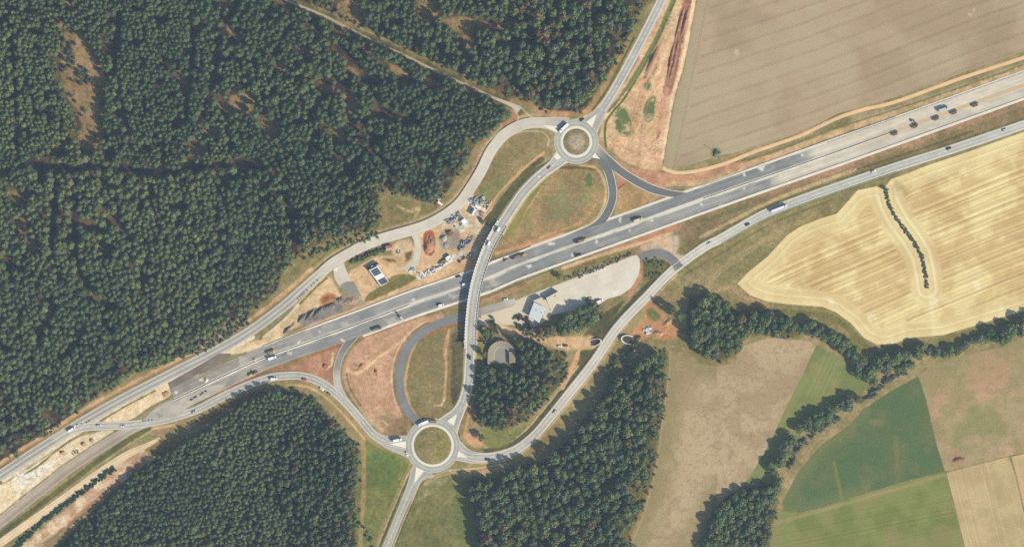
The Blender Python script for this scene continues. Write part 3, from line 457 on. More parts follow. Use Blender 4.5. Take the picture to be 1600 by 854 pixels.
def f_pink(x, y, d):
    c = blend(x, y, (176, 154, 120), (164, 146, 110), 24, 101); c = mixat(c, blob(x, y, 1545, 585, 40, 6) * .75, (202, 156, 128)); c = mixat(c, blob(x, y, 1530, 665, 55, 7) * .65, (136, 140, 96)); c = mixat(c, blob(x, y, 1465, 630, 20, 9) * .5, (200, 158, 126)); c = mixat(c, sstep(.52, .7, fbm(x, y, 12, 3, 102)) * .4, (140, 138, 96)); c = mixat(c, blob(x, y, 1575, 712, 22, 5) * .6, (208, 168, 132)); c = mixat(c, sstep(620, 590, y) * .3, (140, 136, 96))
    return mixat(c, blob(x, y, 1497, 716, 14, 15) * .8, (176, 140, 112))
tag(sheet('field', [(1436, 588), (1452, 572), (1490, 560), (1530, 549), (1570, 541), (1610, 520), (1680, 500), (1680, 690), (1577, 711), (1530, 722), (1477, 736), (1463, 690), (1448, 625)], 0.05, 2.0, f_pink, M_FIELD), kind='structure')
def f_tan(x, y, d): return mixat(blend(x, y, (198, 175, 132), (188, 164, 124), 24, 111), sstep(.5, .7, fbm(x, y, 30, 3, 112)) * .4, (168, 154, 110))
tag(sheet('field', [(1479, 738), (1530, 725), (1576, 713), (1585, 740), (1599, 800), (1620, 900), (1518, 900), (1507, 850), (1492, 790)], 0.05, 2.0, f_tan, M_ROWS, tdfn=lambda x, y, d: 0.97 * x - 0.24 * y), kind='structure')
tag(sheet('field', [(1580, 713), (1680, 691), (1680, 900), (1624, 900), (1602, 800), (1588, 740)], 0.06, 3.0, lambda x, y, d: mixat(f_tan(x, y, d), (1 - sstep(1, 4, np.abs(x - (1585 + (y - 713) * .2) - 2))) * .8, (206, 172, 132)), M_ROWS, tdfn=lambda x, y, d: 0.97 * x - 0.24 * y), kind='structure')

# ---- roads
US = np.array([-1, -.95, -.88, -.8, -.65, -.5, -.35, -.2, -.06, 0, .06, .2, .35, .5, .65, .8, .88, .95, 1])
def ribbon(name, r, z, edge=None, ew=1.2, ruts=0.05, seed=1, step=2.0, fn=None, mat=None, lo=-1, hi=1, parent=None, kind='structure', dz=0.0):
    p = spline(r, step); n = normals(p[:, :2]); U = US if (lo == -1 and hi == 1) else np.linspace(lo, hi, 9)
    h = p[:, 2][:, None]; X = p[:, 0][:, None] + n[:, 0][:, None] * h * U; Y = p[:, 1][:, None] + n[:, 1][:, None] * h * U
    u = np.broadcast_to(U, X.shape); c = np.repeat(p[:, 3:6][:, None, :], len(U), 1)
    k = 1 - ruts * np.exp(-((np.abs(u) - 0.5) / 0.2) ** 2) + ruts * 0.8 * np.exp(-(u / .12) ** 2) + (fbm(X, Y, 18, 4, seed) - .5) * .12 + (fbm(X * .3 + 7, Y * 1.0, 3, 2, seed + 4) - .5) * .06
    c = c * k[..., None]
    if edge is not None:
        ed = (h * (1 - np.abs(u))); m = (1 - sstep(ew * .6, ew, ed))[..., None]; c = c * (1 - m) + np.asarray(edge, float) * m
    if fn is not None: c = fn(c, X, Y, u)
    Z = (p[:, 6][:, None] + dz if p.shape[1] > 6 else z) + 0 * X
    id_ = np.arange(X.size).reshape(X.shape)
    F = np.stack([id_[:-1, :-1], id_[:-1, 1:], id_[1:, 1:], id_[1:, :-1]], -1).reshape(-1, 4)[:, ::-1]
    V = np.stack([wx(X), wy(Y), Z], -1).reshape(-1, 3)
    o = link(name, raw_mesh(name, V, F, alb(np.clip(c, 5, 252)).reshape(-1, 3)), mat or M_ROAD, parent)
    return tag(o, kind=kind) if parent is None else o
def marking(path, z, off=0.0, w=0.22, dash=None, parent=None, s0=0.0, s1=1.0):
    p = spline(path, 1.5); zz = p[:, 6] + 0.03 if p.shape[1] > 6 else np.full(len(p), z); q = offset(p[:, :2], off); s = arclen(q) * S; n = normals(q); m = MB()
    on = np.ones(len(q), bool) if dash is None else (s % (dash[0] + dash[1])) < dash[0]
    on &= (s >= s0 * s[-1]) & (s <= s1 * s[-1]); hw = w / 2 / S
    for i in range(len(q) - 1):
        if on[i] and on[i + 1]:
            a = q[i] + n[i] * hw; b = q[i] - n[i] * hw; c = q[i + 1] - n[i + 1] * hw; d = q[i + 1] + n[i + 1] * hw
            m.add([(wx(t[0]), wy(t[1]), zc) for t, zc in ((a, zz[i]), (b, zz[i]), (c, zz[i + 1]), (d, zz[i + 1]))], [(0, 1, 2, 3)])
    o = m.build('lane_marking', M_MARK, parent)
    o.data.flip_normals() if (len(o.data.polygons) and o.data.polygons[0].normal.z < 0) else None
    return o
def join(base, tgt, seed=9):
    def fn(c, X, Y, u): return c
    return fn
# motorway carriageways: colour follows the building stage along its length
def mot(off, side):
    q = spline(rows(MED, 9, GR), 4)[:, :2]; q = offset(q, off); out = []
    for x, y in q[::6]:
        if side == 'n': c = np.array([(159, 151, 141), (165, 161, 153), (152, 153, 150), (155, 155, 153), (139, 141, 140), (159, 158, 153), (212, 201, 180), (216, 204, 182)])[np.clip(np.searchsorted([380, 520, 700, 850, 1240, 1262, 1330], x), 0, 7)]
        else: c = np.array([(169, 158, 147), (177, 169, 157), (147, 147, 145), (143, 145, 143), (157, 156, 152), (206, 197, 177), (208, 198, 178)])[np.clip(np.searchsorted([360, 420, 640, 1000, 1205, 1226], x), 0, 6)]
        out.append((x, y, 7.6, *c))
    return np.array(out, float)
SPOT_N = [(1163, 273, 3.6), (1190, 263, 6.5), (1253, 241, 4), (1024, 301, 5), (968, 343, 5), (862, 381, 6.5), (646, 468, 5), (500, 518, 3), (598, 492, 9), (540, 509, 9), (577, 455, 2), (380, 562, 13), (400, 561, 5), (316, 593, 5), (275, 612, 4), (467, 535, 4), (800, 388, 6)]
SPOT_S = [(1163, 295, 3), (1126, 321, 4), (1128, 297, 6), (1096, 319, 4), (1018, 344, 4), (983, 359, 4), (932, 377, 4), (826, 416, 5.5), (770, 442, 9), (535, 531, 5), (452, 551, 4), (612, 503, 9), (680, 490, 7), (712, 462, 8), (895, 398, 5), (1220, 275, 3)]
def mfn(spots):
    def fn(c, X, Y, u):
        sh = c.shape; x, y = X.ravel(), Y.ravel(); c = c.reshape(-1, 3)
        c = mixat(c, sstep(.56, .75, fbm(x * .35 + y * .94, (x * .94 - y * .35) * .25, 7, 4, 77)) * .45, (176, 170, 156))
        c = mixat(c, (sstep(.55, .7, fbm(x, y, 26, 4, 78))) * .4 * (x < 1240), (122, 124, 124)); uu = u.ravel(); c = c * (1 + .16 * (fbm(uu * 5, (x * .94 - y * .35) / 70, 1, 3, 17) - .5))[:, None]; c = mixat(c, (np.abs(u.ravel()) > .72) * sstep(.45, .6, fbm(x, y, 12, 3, 31)) * .35, (196, 184, 160))
        for bx, by, r in spots: c = mixat(c, blob(x, y, bx, by, r * (.85 if r < 8 else 1), int(bx)) * (.86 if r < 8 else .7), (232, 226, 208) if r < 8 else (196, 188, 170))
        return c.reshape(sh)
    return fn
RN = mot(-10.4, 'n'); RS = mot(10.4, 's')
ribbon('motorway_road', RN, 0.10, ruts=.02, seed=21, fn=mfn(SPOT_N)); ribbon('motorway_road', RS, 0.10, ruts=.02, seed=22, fn=mfn(SPOT_S))
def medfn(c, X, Y, u):
    sh = c.shape; x, y = X.ravel(), Y.ravel(); c = c.reshape(-1, 3)
    c = mixat(c, (np.abs(u.ravel() - .9) < .4) * (x < 1180) * .75 * sstep(.3, .6, fbm(x, y, 30, 2, 5)), (112, 110, 104)); c = mixat(c, sstep(.5, .65, fbm(x, y, 20, 3, 6)) * .5, (232, 224, 204)); c = mixat(c, sstep(1290, 1400, x) * .9, (206, 178, 142)); return c.reshape(sh)
ribbon('median_strip', rows(MED, 2.9, (206, 200, 184)), 0.13, ruts=0, seed=25, fn=medfn)
for off, a, b, cc in ((-20.2, 5, 20, (226, 216, 196)), (20.2, 5, 20, (228, 219, 200))):
    q = spline(rows(MED[a - 1 if off < 0 else a:b], 1, GR), 4)[:, :2]; q = offset(q, off)
    ribbon('drainage_channel', rows(q[::5], 1.9, cc), 0.07, ruts=0, seed=26)
tag(sheet('asphalt_patch', [(266, 608), (285, 596), (306, 586), (345, 567), (362, 552), (342, 552), (300, 577), (262, 598)], 0.115, 1.5, lambda x, y, d: mixat(blend(x, y, (128, 120, 113), (138, 130, 121), 14, 33), (1 - sstep(0, 1.2, d)) * .1, (150, 140, 128)), M_ROAD), kind='structure')
tag(sheet('gravel_apron', [(272, 652), (250, 652), (225, 655), (236, 642), (262, 626), (275, 622), (310, 608), (340, 600), (352, 602), (330, 618), (300, 632)], 0.11, 1.5, lambda x, y, d: mixat(blend(x, y, (196, 187, 170), (182, 174, 160), 9, 34), blob(x, y, 248, 647, 7, 3) * .6, (146, 138, 128)), M_ROAD), kind='structure')
# ramps and slip roads (dark new asphalt, pale gutters)
RE = (220, 212, 196)
ribbon('site_road', rows(LOOP, [6.6] * 3 + [6.2] * 12, [(150, 148, 143), (146, 146, 143)] + [(136, 138, 138)] * 13), 0.07, edge=None, ruts=.02, seed=31)
def nfn(c, X, Y, u):
    m = (sstep(272, 262, Y) * sstep(240, 247, Y))[..., None] * .92; return c * (1 - m) + np.array(DARK, float) * m
ribbon('slip_road', rows(RAMPA, [13, 10.5, 8.2, 7, 7, 7, 7, 6, 5, 4], [(190, 186, 174), (166, 163, 155), (128, 130, 130)] + [DARK] * 7), 0.085, edge=RE, ew=1.3, ruts=.02, seed=32, fn=lambda c, X, Y, u: np.where((u > .2)[..., None], nfn(c, X, Y, u), c))
ribbon('slip_road', rows(RAMPB, [6, 6.4] + [6.8] * 7 + [6, 4], [(138, 138, 136), (124, 127, 127)] + [(118, 122, 123)] * 9), 0.090, edge=RE, ew=1.2, ruts=.02, seed=33, fn=nfn)
ribbon('slip_road', rows(SLIP, [7, 6.2, 5.6, 5.4, 5.4, 5.6, 6, 6, 6, 5], [(134, 135, 134), (130, 131, 130), (136, 136, 134), (150, 147, 142), (158, 154, 147), (192, 186, 173), (192, 187, 174), (188, 184, 171), (186, 182, 170), (186, 182, 170)]), 0.086, edge=(206, 198, 180), ew=1.0, ruts=.02, seed=34)
ribbon('site_road', rows(YARDWAY, [6.2, 6.2, 6, 5], [(166, 161, 150), (172, 166, 154), (178, 171, 158), (200, 191, 174)]), 0.068, ruts=.02, seed=35)
ribbon('slip_road', rows(TURN, [6.2, 6.6, 7.2, 7.2, 7, 8], (134, 134, 132)), 0.075, edge=(176, 170, 156), ew=.9, ruts=.02, seed=36)
ribbon('site_road', rows(SITEROAD, [10, 9.5, 11, 9], (210, 201, 182)), 0.05, ruts=.02, seed=37); ribbon('site_road', rows(SITEWAY, [6, 5, 4.8, 5, 6, 9], (212, 202, 180)), 0.05, ruts=.02, seed=38)
tag(sheet('asphalt_patch', [(531, 445), (540, 440), (552, 439), (558, 450), (566, 464), (555, 461), (544, 458), (535, 452)], 0.065, 1.2, lambda x, y, d: blend(x, y, (158, 152, 142), (148, 144, 136), 12, 35), M_ROAD), kind='structure')
# old road, forest track, main roads
def oldfn(c, X, Y, u):
    sh = c.shape; x, y = X.ravel(), Y.ravel(); uu = u.ravel(); c = c.reshape(-1, 3); c = mixat(c, np.exp(-((uu - .35) / .2) ** 2) * .5, (206, 186, 160)); return mixat(c, np.exp(-((uu + .45) / .25) ** 2) * .5, (150, 138, 128)).reshape(sh)
ribbon('road', rows(OLDROAD, [7, 8] + [8] * 8, [(200, 192, 176), (196, 188, 172), (178, 166, 152), (172, 158, 144)] + [(180, 165, 149)] * 6), 0.055, edge=(190, 178, 150), ew=1.4, ruts=.02, seed=41, fn=oldfn)
ribbon('forest_track', rows(TRACK, [1.8] * 9 + [3.2, 6], [(186, 168, 144)] * 8 + [(196, 180, 152), (204, 194, 172), (204, 196, 176)]), 0.045, ruts=.05, seed=42)
ribbon('dirt_track', rows([(1036, 262), (1046, 267), (1062, 270), (1090, 267), (1125, 258), (1152, 248), (1182, 236), (1240, 216), (1270, 203), (1310, 184), (1350, 171), (1400, 159), (1500, 123), (1600, 90), (1680, 62)], 2.7, (233, 194, 150)), 0.045, ruts=.04, seed=43)
ribbon('dirt_track', rows([(250, 684), (228, 696), (200, 709), (172, 727), (144, 746), (87, 787), (40, 820), (-45, 880)], [2, 4, 5.5, 6, 6, 6, 6, 6], (232, 204, 164)), 0.045, ruts=.04, seed=44)
def westfn(c, X, Y, u):
    sh = c.shape; x, y = X.ravel(), Y.ravel(); uu = u.ravel(); c = c.reshape(-1, 3); w = sstep(520, 470, x)
    c = mixat(c, np.exp(-((np.abs(uu) - .42) / .2) ** 2) * w * .75, (158, 155, 148)); c = mixat(c, np.exp(-((uu + .1) / .5) ** 2) * (1 - w) * .22, (190, 180, 162)); return c.reshape(sh)
wc = [(188, 183, 170)] * 2 + [(206, 198, 180), (208, 200, 182), (212, 204, 186)] + [(217, 208, 190)] * 14 + [(208, 200, 182), (192, 186, 172)] + [(184, 178, 166)] * 10
wr = ribbon('road', rows(WEST, [17, 11.5] + [8.6] * 3 + [8.4] * 12 + [8] * 14, wc), 0.058, edge=(206, 196, 176), ew=1.0, ruts=.02, seed=45, fn=westfn)
marking(rows(WEST, 8, GR)[19:], .09, w=.3, parent=wr); marking(rows(WEST, 8, GR)[19:], .09, off=-6.3, w=.25, parent=wr); marking(rows(WEST, 8, GR)[19:], .09, off=6.3, w=.25, parent=wr)
nr = ribbon('road', rows(NORTH, [7.2] * 5 + [8.4, 12, 17], (183, 180, 170)), 0.062, edge=(214, 204, 188), ew=1.3, ruts=.05, seed=46)
for o in (-5.2, 5.2): marking(rows(NORTH[:6], 8, GR), .09, off=o, w=.4, parent=nr)
marking(rows(NORTH[:6], 8, GR), .09, w=.32, dash=(3, 3.5), parent=nr)
swf = [(190, 184, 170)] * 9 + [(184, 180, 167)] * 13
sr = ribbon('road', rows(SWEST, [5.5] * 2 + [6.6] * 6 + [6.2] * 6 + [6.6] * 5 + [8.5, 12.5, 18], swf), 0.064, edge=(204, 196, 178), ew=.9, ruts=.06, seed=47); marking(rows(SWEST, 8, GR)[2:], .095, w=.28, dash=(3, 3.5), parent=sr); marking(rows(SWEST, 8, GR)[2:], .095, off=4.9, w=.25, parent=sr); marking(rows(SWEST, 8, GR)[2:], .095, off=-4.9, w=.25, parent=sr)
ur = ribbon('road', rows(SOUTH, [20, 15.5, 10.5, 7.6, 6.6, 6.6, 6.6], (184, 181, 168)), 0.066, edge=(202, 194, 176), ew=.9, ruts=.06, seed=48); marking(rows(SOUTH[2:], 8, GR), .095, w=.28, dash=(3, 3.5), parent=ur)
er = ribbon('road', rows(EAST, [19, 14, 9.4, 7.6] + [7.0] * 20, [(184, 180, 168)] * 3 + [(196, 190, 176)] * 5 + [(206, 199, 184)] * 8 + [(190, 187, 176)] * 8), 0.066, edge=(214, 206, 188), ew=1.1, ruts=.05, seed=49)
marking(rows(EAST, 8, GR)[2:], .1, w=.28, dash=(3, 3.5), parent=er); marking(rows(EAST, 8, GR)[1:], .1, off=5.2, w=.32, parent=er); marking(rows(EAST, 8, GR)[1:], .1, off=-5.2, w=.32, parent=er)
# ---- roundabouts
def roundabout(cx, cy, rg, rw, ro, seed):
    t = np.linspace(0, 2 * math.pi, 145)
    pts = np.stack([cx + (rw + ro) / 2 * np.cos(t), cy + (rw + ro) / 2 * np.sin(t)], 1)
    ring = ribbon('roundabout_road', rows([tuple(p) for p in pts], (ro - rw) / 2 + .6, (184, 181, 170)), 0.10, edge=(206, 199, 182), ew=.9, ruts=.07, seed=seed)
    pts = np.stack([cx + (rw + rg) / 2 * np.cos(t), cy + (rw + rg) / 2 * np.sin(t)], 1)
    m = MB(); n = 96
    prof = [(rg, .0), (rg, .2), (rw - .5, .16), (rw, .07)]
    for k in range(n):
        a0, a1 = 2 * math.pi * k / n, 2 * math.pi * (k + 1) / n
        for (r0, z0), (r1, z1) in zip(prof[:-1], prof[1:]):
            m.add([(wx(cx + r * math.cos(a)), wy(cy + r * math.sin(a)), z + .02) for r, a, z in ((r0, a0, z0), (r1, a0, z1), (r1, a1, z1), (r0, a1, z0))], [(3, 2, 1, 0)])
    o = m.build('roundabout_kerb', plain('apron_concrete', (226, 219, 202), rough=.9, amp=.1)); tag(o, kind='structure')
    return ring
roundabout(900.5, 221.5, 20.6, 24.6, 34.4, 51); roundabout(676, 695.5, 29.3, 33, 42.2, 52)
def mound(name, cx, cy, r, hgt, c1, c2, seed, fn=None):
    R = np.linspace(0, 1, 22); T = np.linspace(0, 2 * math.pi, 73)[:-1]; rr, tt = np.meshgrid(R, T, indexing='ij')
    X = cx + r * rr * np.cos(tt); Y = cy + r * rr * np.sin(tt); Z = .1 + hgt * (1 - rr ** 2) * (.85 + .3 * fbm(X, Y, 6, 3, seed))
    c = blend(X.ravel(), Y.ravel(), c1, c2, 9, seed)
    if fn: c = fn(c, X.ravel(), Y.ravel(), rr.ravel())
    c = c * (1 + (fbm(X.ravel(), Y.ravel(), 2.2, 2, seed + 3) - .5) * .3)[:, None]
    n, k = len(R), len(T); id_ = np.arange(n * k).reshape(n, k); nx = np.roll(id_, -1, 1)
    F = np.stack([id_[:-1], id_[1:], nx[1:], nx[:-1]], -1).reshape(-1, 4)[:, ::-1]
    return tag(link(name, raw_mesh(name, np.stack([wx(X), wy(Y), Z], -1).reshape(-1, 3), F, alb(np.clip(c, 5, 250)), smooth=True), M_GROUND), kind='structure')
mound('roundabout_island', 900.5, 221.5, 20.5, 1.0, (150, 138, 110), (140, 130, 100), 61, lambda c, x, y, r: mixat(mixat(c, sstep(.75, .45, r), (176, 160, 140)), sstep(.7, .95, r) * (y < 222) * .4, (112, 112, 78)))
mound('roundabout_island', 676, 695.5, 29.2, 1.6, (154, 140, 102), (140, 132, 92), 62, lambda c, x, y, r: mixat(c, sstep(.45, .65, fbm(x, y, 12, 3, 8)) * .5, (124, 124, 80)))
ISL = plain('island_paving', (238, 231, 210), rough=.9, amp=.06)
for poly in ([(932.5, 178), (916, 190.5), (925, 199)], [(847, 195.5), (870.5, 197), (871, 207.5)], [(870, 239), (877, 246), (858, 257.5)], [(929, 239), (938, 248.5), (925, 246)],
             [(714.5, 645.5), (699, 657), (709, 664.5)], [(608, 693), (634, 689), (634, 699.5)], [(716, 704), (714, 713.5), (731, 714)], [(650, 729), (662.5, 735), (647, 755)], [(520.5, 421), (527.8, 415.5), (527, 425.5)]):
    m = MB(); m.extrude([(float(wx(a)), float(wy(b))) for a, b in poly], 0.02, 0.22); tag(m.build('traffic_island', ISL), kind='structure')
# ---- lorry yard
YARD = [(803, 470), (830, 459), (860, 448), (882, 440), (905, 431), (930, 420.5), (960, 411), (985, 400), (995, 398), (999.5, 404), (1000.5, 416), (998, 430), (986, 450), (970, 461), (950, 466.5), (938, 474), (915, 484), (880, 488), (862, 492), (850, 502), (843, 507), (826, 512), (800, 507), (770, 508), (748, 509), (746, 493), (775, 486), (802, 478)]
def f_yard(x, y, d):
    c = blend(x, y, (224, 214, 194), (216, 205, 184), 22, 121); c = mixat(c, sstep(860, 800, x) * .55, (216, 194, 160)); c = mixat(c, blob(x, y, 962, 458, 6, 2) * .8, (236, 229, 212)); c = mixat(c, (1 - sstep(0, 2.5, d)) * .4, (206, 188, 158)); return c * (1 + .05 * (fbm((x * .34 + y * .94) * 1.2, (x * .94 - y * .34) * .08, 2, 3, 8) - .5))[:, None]
tag(sheet('gravel_yard', YARD, 0.055, 1.5, f_yard, M_ROAD), kind='structure')
# ================================================================== BRIDGE AND ITS EMBANKMENTS
bs = arclen(bz_sp[:, :2]); bx, by, bzv = bz_sp[:, 0], bz_sp[:, 1], bz_sp[:, 6]
iN = int(np.argmin(np.hypot(bx - 779, by - 359))); iS = int(np.argmin(np.hypot(bx - 735, by - 533)))
def loft(name, path, prof_fn, mat=None, col=None, parent=None, closed=True):
    """prof_fn(i) -> list of (offset in survey units, z); lofted along path"""
    n = normals(path); V = []; k = None
    for i in range(len(path)):
        pr = prof_fn(i); k = len(pr)
        for o, z in pr: q = path[i] + n[i] * o; V.append((wx(q[0]), wy(q[1]), z))
    m = MB(); N = len(path); f = []
    for i in range(N - 1):
        for j in range(k if closed else k - 1): f.append((i * k + j, i * k + (j + 1) % k, (i + 1) * k + (j + 1) % k, (i + 1) * k + j))
    if closed: f.append(tuple(range(k - 1, -1, -1))); f.append(tuple((N - 1) * k + j for j in range(k)))
    m.add(V, f); return m.build(name, mat, parent)
P2 = bz_sp[:, :2]
def embank(a, b, seed):
    p = P2[a:b]; z = bzv[a:b]; nrm = normals(p); offs = np.concatenate([np.linspace(-1, 0, 12), np.linspace(0, 1, 12)]); V = []; C = []
    for i in range(len(p)):
        wslope = max(z[i], .05) * 2.4 / S; row = []
        for t in np.linspace(-1, 1, 25):
            sgn = 1 if t > 0 else -1
            if abs(t) < .4: o = t / .4 * 8.6; zz = z[i] - .1
            else: f = (abs(t) - .4) / .6; o = sgn * (8.6 + f * wslope); zz = (z[i] - .1) * (1 - f) - .12 * f
            q = p[i] + nrm[i] * o; zz += (fbm(np.array([q[0]]), np.array([q[1]]), 5, 2, seed)[0] - .5) * .35 * (abs(t) > .45) * min(1, z[i]); V.append((q[0], q[1], zz, t))
    V = np.array(V); x, y, t = V[:, 0], V[:, 1], V[:, 3]
    c = blend(x, y, (134, 126, 88), (120, 122, 80), 10, seed); c = mixat(c, sstep(.5, .7, fbm(x, y, 5, 3, seed + 1)) * .5, (160, 142, 104)); c = mixat(c, (np.abs(t) < .47) * 1.0 * (np.abs(t) > 0), (190, 172, 134)); c = mixat(c, sstep(.85, 1, np.abs(t)) * .5, (186, 150, 114))
    k = 25; n = len(p); id_ = np.arange(n * k).reshape(n, k); F = np.stack([id_[:-1, :-1], id_[:-1, 1:], id_[1:, 1:], id_[1:, :-1]], -1).reshape(-1, 4)[:, ::-1]
    tag(link('embankment', raw_mesh('embankment', np.stack([wx(x), wy(y), V[:, 2]], 1), F, alb(c)), M_GROUND), kind='structure')
embank(2, iN + 1, 301); embank(iS, len(P2) - 2, 302)
def brfn(c, X, Y, u):
    return c
rr = rows(BRIDGE, [16, 12, 9] + [7.2] * 16 + [9.6, 14.5, 20], [(184, 181, 170)] * 22, BZ)
roadb = ribbon('road', rr, 0, edge=(222, 216, 200), ew=2.1, ruts=.07, seed=53, dz=.03)
marking(rr[2:20], 0, w=.28, dash=(3, 3.5), parent=roadb); marking(rr[1:20], 0, off=4.7, w=.28, parent=roadb); marking(rr[1:20], 0, off=-4.7, w=.28, parent=roadb)
br = empty('road_bridge', *P2[(iN + iS) // 2]); tag(br, 'curved concrete road bridge crossing over the unfinished motorway', 'bridge')
inv = br.location.copy()
def sub(o): o.parent = br; o.matrix_parent_inverse = br.matrix_world.inverted() if False else o.matrix_parent_inverse; o.location = (-inv.x, -inv.y, -inv.z); return o
sl = slice(iN, iS + 1); pb = P2[sl]; zb = bzv[sl]
sub(loft('deck', pb, lambda i: [(-8.6, zb[i] - .02), (8.6, zb[i] - .02), (8.6, zb[i] - .5), (6.0, zb[i] - 1.5), (-6.0, zb[i] - 1.5), (-8.6, zb[i] - .5)], M_CONC2))
RAILM = plain('white_railing', (240, 238, 230), rough=.5, amp=.05)
EXT = slice(max(iN - 6, 0), iS + 7); pe = P2[EXT]; ze = bzv[EXT]
for sg in (1, -1):
    sub(loft('parapet', pe, lambda i: [(sg * 8.75, ze[i] + .75), (sg * 8.15, ze[i] + .75), (sg * 8.15, ze[i] - .1), (sg * 8.75, ze[i] - .1)][::-1 if sg > 0 else 1], M_CONC))
    q = offset(pe, sg * 8.45); s = arclen(q) * S; tk = .8
    while tk < s[-1] - .8:
        x, y, z = np.interp(tk, s, q[:, 0]), np.interp(tk, s, q[:, 1]), np.interp(tk, s, ze); a = math.atan2(-(np.interp(tk + .3, s, q[:, 1]) - y), np.interp(tk + .3, s, q[:, 0]) - x)
        m = MB(); m.box(*((-1.0, 1.0, -.6, .6, .752, 1.0) if sg > 0 else (-.75, .75, -.16, .16, .752, 1.15))); o = m.build('railing_panel', RAILM, br); o.location = (float(wx(x)) - inv.x, float(wy(y)) - inv.y, z); o.rotation_euler.z = a; tk += 3.1
PIER = plain('pier_concrete', (178, 172, 160), rough=.9)
for f in (.22, .5, .8):
    i = int(f * (len(pb) - 1)); n = normals(pb)[i]; m = MB()
    for o in (-4.5, 0, 4.5): q = pb[i] + n * o; m.cyl((wx(q[0]), wy(q[1]), -.05), (wx(q[0]), wy(q[1]), zb[i] - 1.45), .5, n=12)
    sub(m.build('pier', PIER))
for i, nm in ((0, 'n'), (len(pb) - 1, 's')):
    n = normals(pb)[i]; tg = np.array([n[1], -n[0]]); m = MB(); c = pb[i]
    m.extrude([(float(wx((c + n * a + tg * b)[0])), float(wy((c + n * a + tg * b)[1]))) for a, b in ((-9.6, -1.2), (9.6, -1.2), (9.6, 1.2), (-9.6, 1.2))], -.05, zb[i] - .55)
    for a in (-9.9, 9.9):
        m.extrude([(float(wx((c + n * (a + u) + tg * b)[0])), float(wy((c + n * (a + u) + tg * b)[1]))) for u, b in ((-.6, -2.2), (.6, -2.2), (.6, 2.2), (-.6, 2.2))], -.05, zb[i] + .6)
    sub(m.build('abutment', M_CONC))
# ---- motorway barriers and rails
def barrier(path, label, off=0., h=.95, w=.5, mat=None, name='concrete_barrier', cat='barrier', pitch=None, group=None):
    q = spline(path, 4)[:, :2]; q = offset(q, off) if off else q; ww = w / S / 2
    m0 = loft(name, q, lambda i: [(-ww * .5, h), (ww * .5, h), (ww, .3), (ww, 0.02), (-ww, 0.02), (-ww, .3)], mat or M_CONC)
    return tag(m0, label, cat, group)
barrier(MED[0:7], 'white concrete median barrier along the western motorway end', off=0.4, w=.7)
barrier(MED[13:17], 'white concrete median barrier along the eastern motorway stretch', off=0, w=.6)
barrier([(412, 540.5), (440, 529), (484, 512), (560, 484), (640, 454), (690, 437), (720, 426)], 'long concrete barrier edging the northern carriageway west of the bridge', w=.6, h=.8)
barrier([(765, 409), (800, 396.5), (830, 385)], 'short concrete barrier on the north carriageway just east of the bridge', w=.6)
def guardrail(path, label, off, z=0.05, pitch=6.0, zs=None):
    q = offset(spline(path, 3)[:, :2], off); c = q[len(q) // 2]; r = empty('guard_rail', c[0], c[1], 0); tag(r, label, 'guard rail')
    loc = r.location; Z = np.full(len(q), z)
    rail = loft('rail', q, lambda i: [(-.12, Z[i] + .8), (.12, Z[i] + .8), (.12, Z[i] + .48), (-.12, Z[i] + .48)], plain('galvanised_steel', (214, 214, 208), rough=.45, metal=.3)); rail.parent = r; rail.location = (-loc.x, -loc.y, 0)
    s = arclen(q) * S; m = MB(); tk = 0
    while tk < s[-1]:
        x, y = float(wx(np.interp(tk, s, q[:, 0]))), float(wy(np.interp(tk, s, q[:, 1]))); m.box(x - .15, x + .15, y - .15, y + .15, 0, z + .7); tk += pitch
    po = m.build('posts', plain('galvanised_steel', (214, 214, 208), rough=.45, metal=.3), r); po.location = (-loc.x, -loc.y, 0); po['kind'] = 'stuff'
guardrail(MED[8:14], 'steel guard rail on the southern motorway edge between the bridge and the lorry yard', 18.6)
guardrail(MED[13:19], 'steel guard rail on the southern motorway edge in the east of the site', 18.4)
guardrail([(1045, 293), (1100, 289), (1200, 253), (1300, 217), (1400, 183)], 'steel guard rail on the northern motorway edge beside the red earth', 0)
guardrail(MED[15:20], 'steel guard rail along the pale northern carriageway below the crop field', -18.6)
guardrail(EAST[14:20], 'steel guard rail on the south side of the east road by the stubble field', 7.6)
guardrail(EAST[8:12], 'steel guard rail on the inside of the east road by the lorry yard', -8.0)
guardrail(SWEST[8:14], 'steel guard rail on the road edge below the western carriageway', -7.2)
guardrail([(760, 466), (800, 449), (850, 428), (900, 409)], 'steel guard rail on the motorway edge above the gravel yard', 0)

# ================================================================== BUILDINGS
def wp(x, y): return (float(wx(x)), float(wy(y)))
def prism_px(poly, z0, z1, name, mat, parent=None, loc=None):
    m = MB(); m.extrude([wp(a, b) for a, b in poly], z0, z1); o = m.build(name, mat, parent)
    if loc is not None: o.location = (-loc.x, -loc.y, -loc.z)
    return o
def inset(poly, d):
    c = np.mean(poly, 0); return [tuple(np.array(p) + (c - np.array(p)) / np.linalg.norm(c - np.array(p)) * d) for p in poly]
WALLM = plain('render_wall', (206, 196, 176), rough=.9)
b = empty('restaurant_building', 848, 480); L = b.location; tag(b, 'low V-shaped roadside building with one blue metal roof and two beige roofs in the yard', 'building')
blue = [(834.5, 471.5), (853, 481), (842.5, 504), (826, 493.5)]; be1 = [(832.5, 469.5), (846, 464), (853.5, 469), (860, 483), (854, 480.5)]; be2 = [(853, 465.2), (872.5, 454.5), (875.5, 465), (862, 486.5), (856.5, 475)]
for poly, h in ((blue, 5.6), (be1, 5.0), (be2, 5.3)): prism_px(inset(poly, .8), 0, h, 'wall', WALLM, b, L)
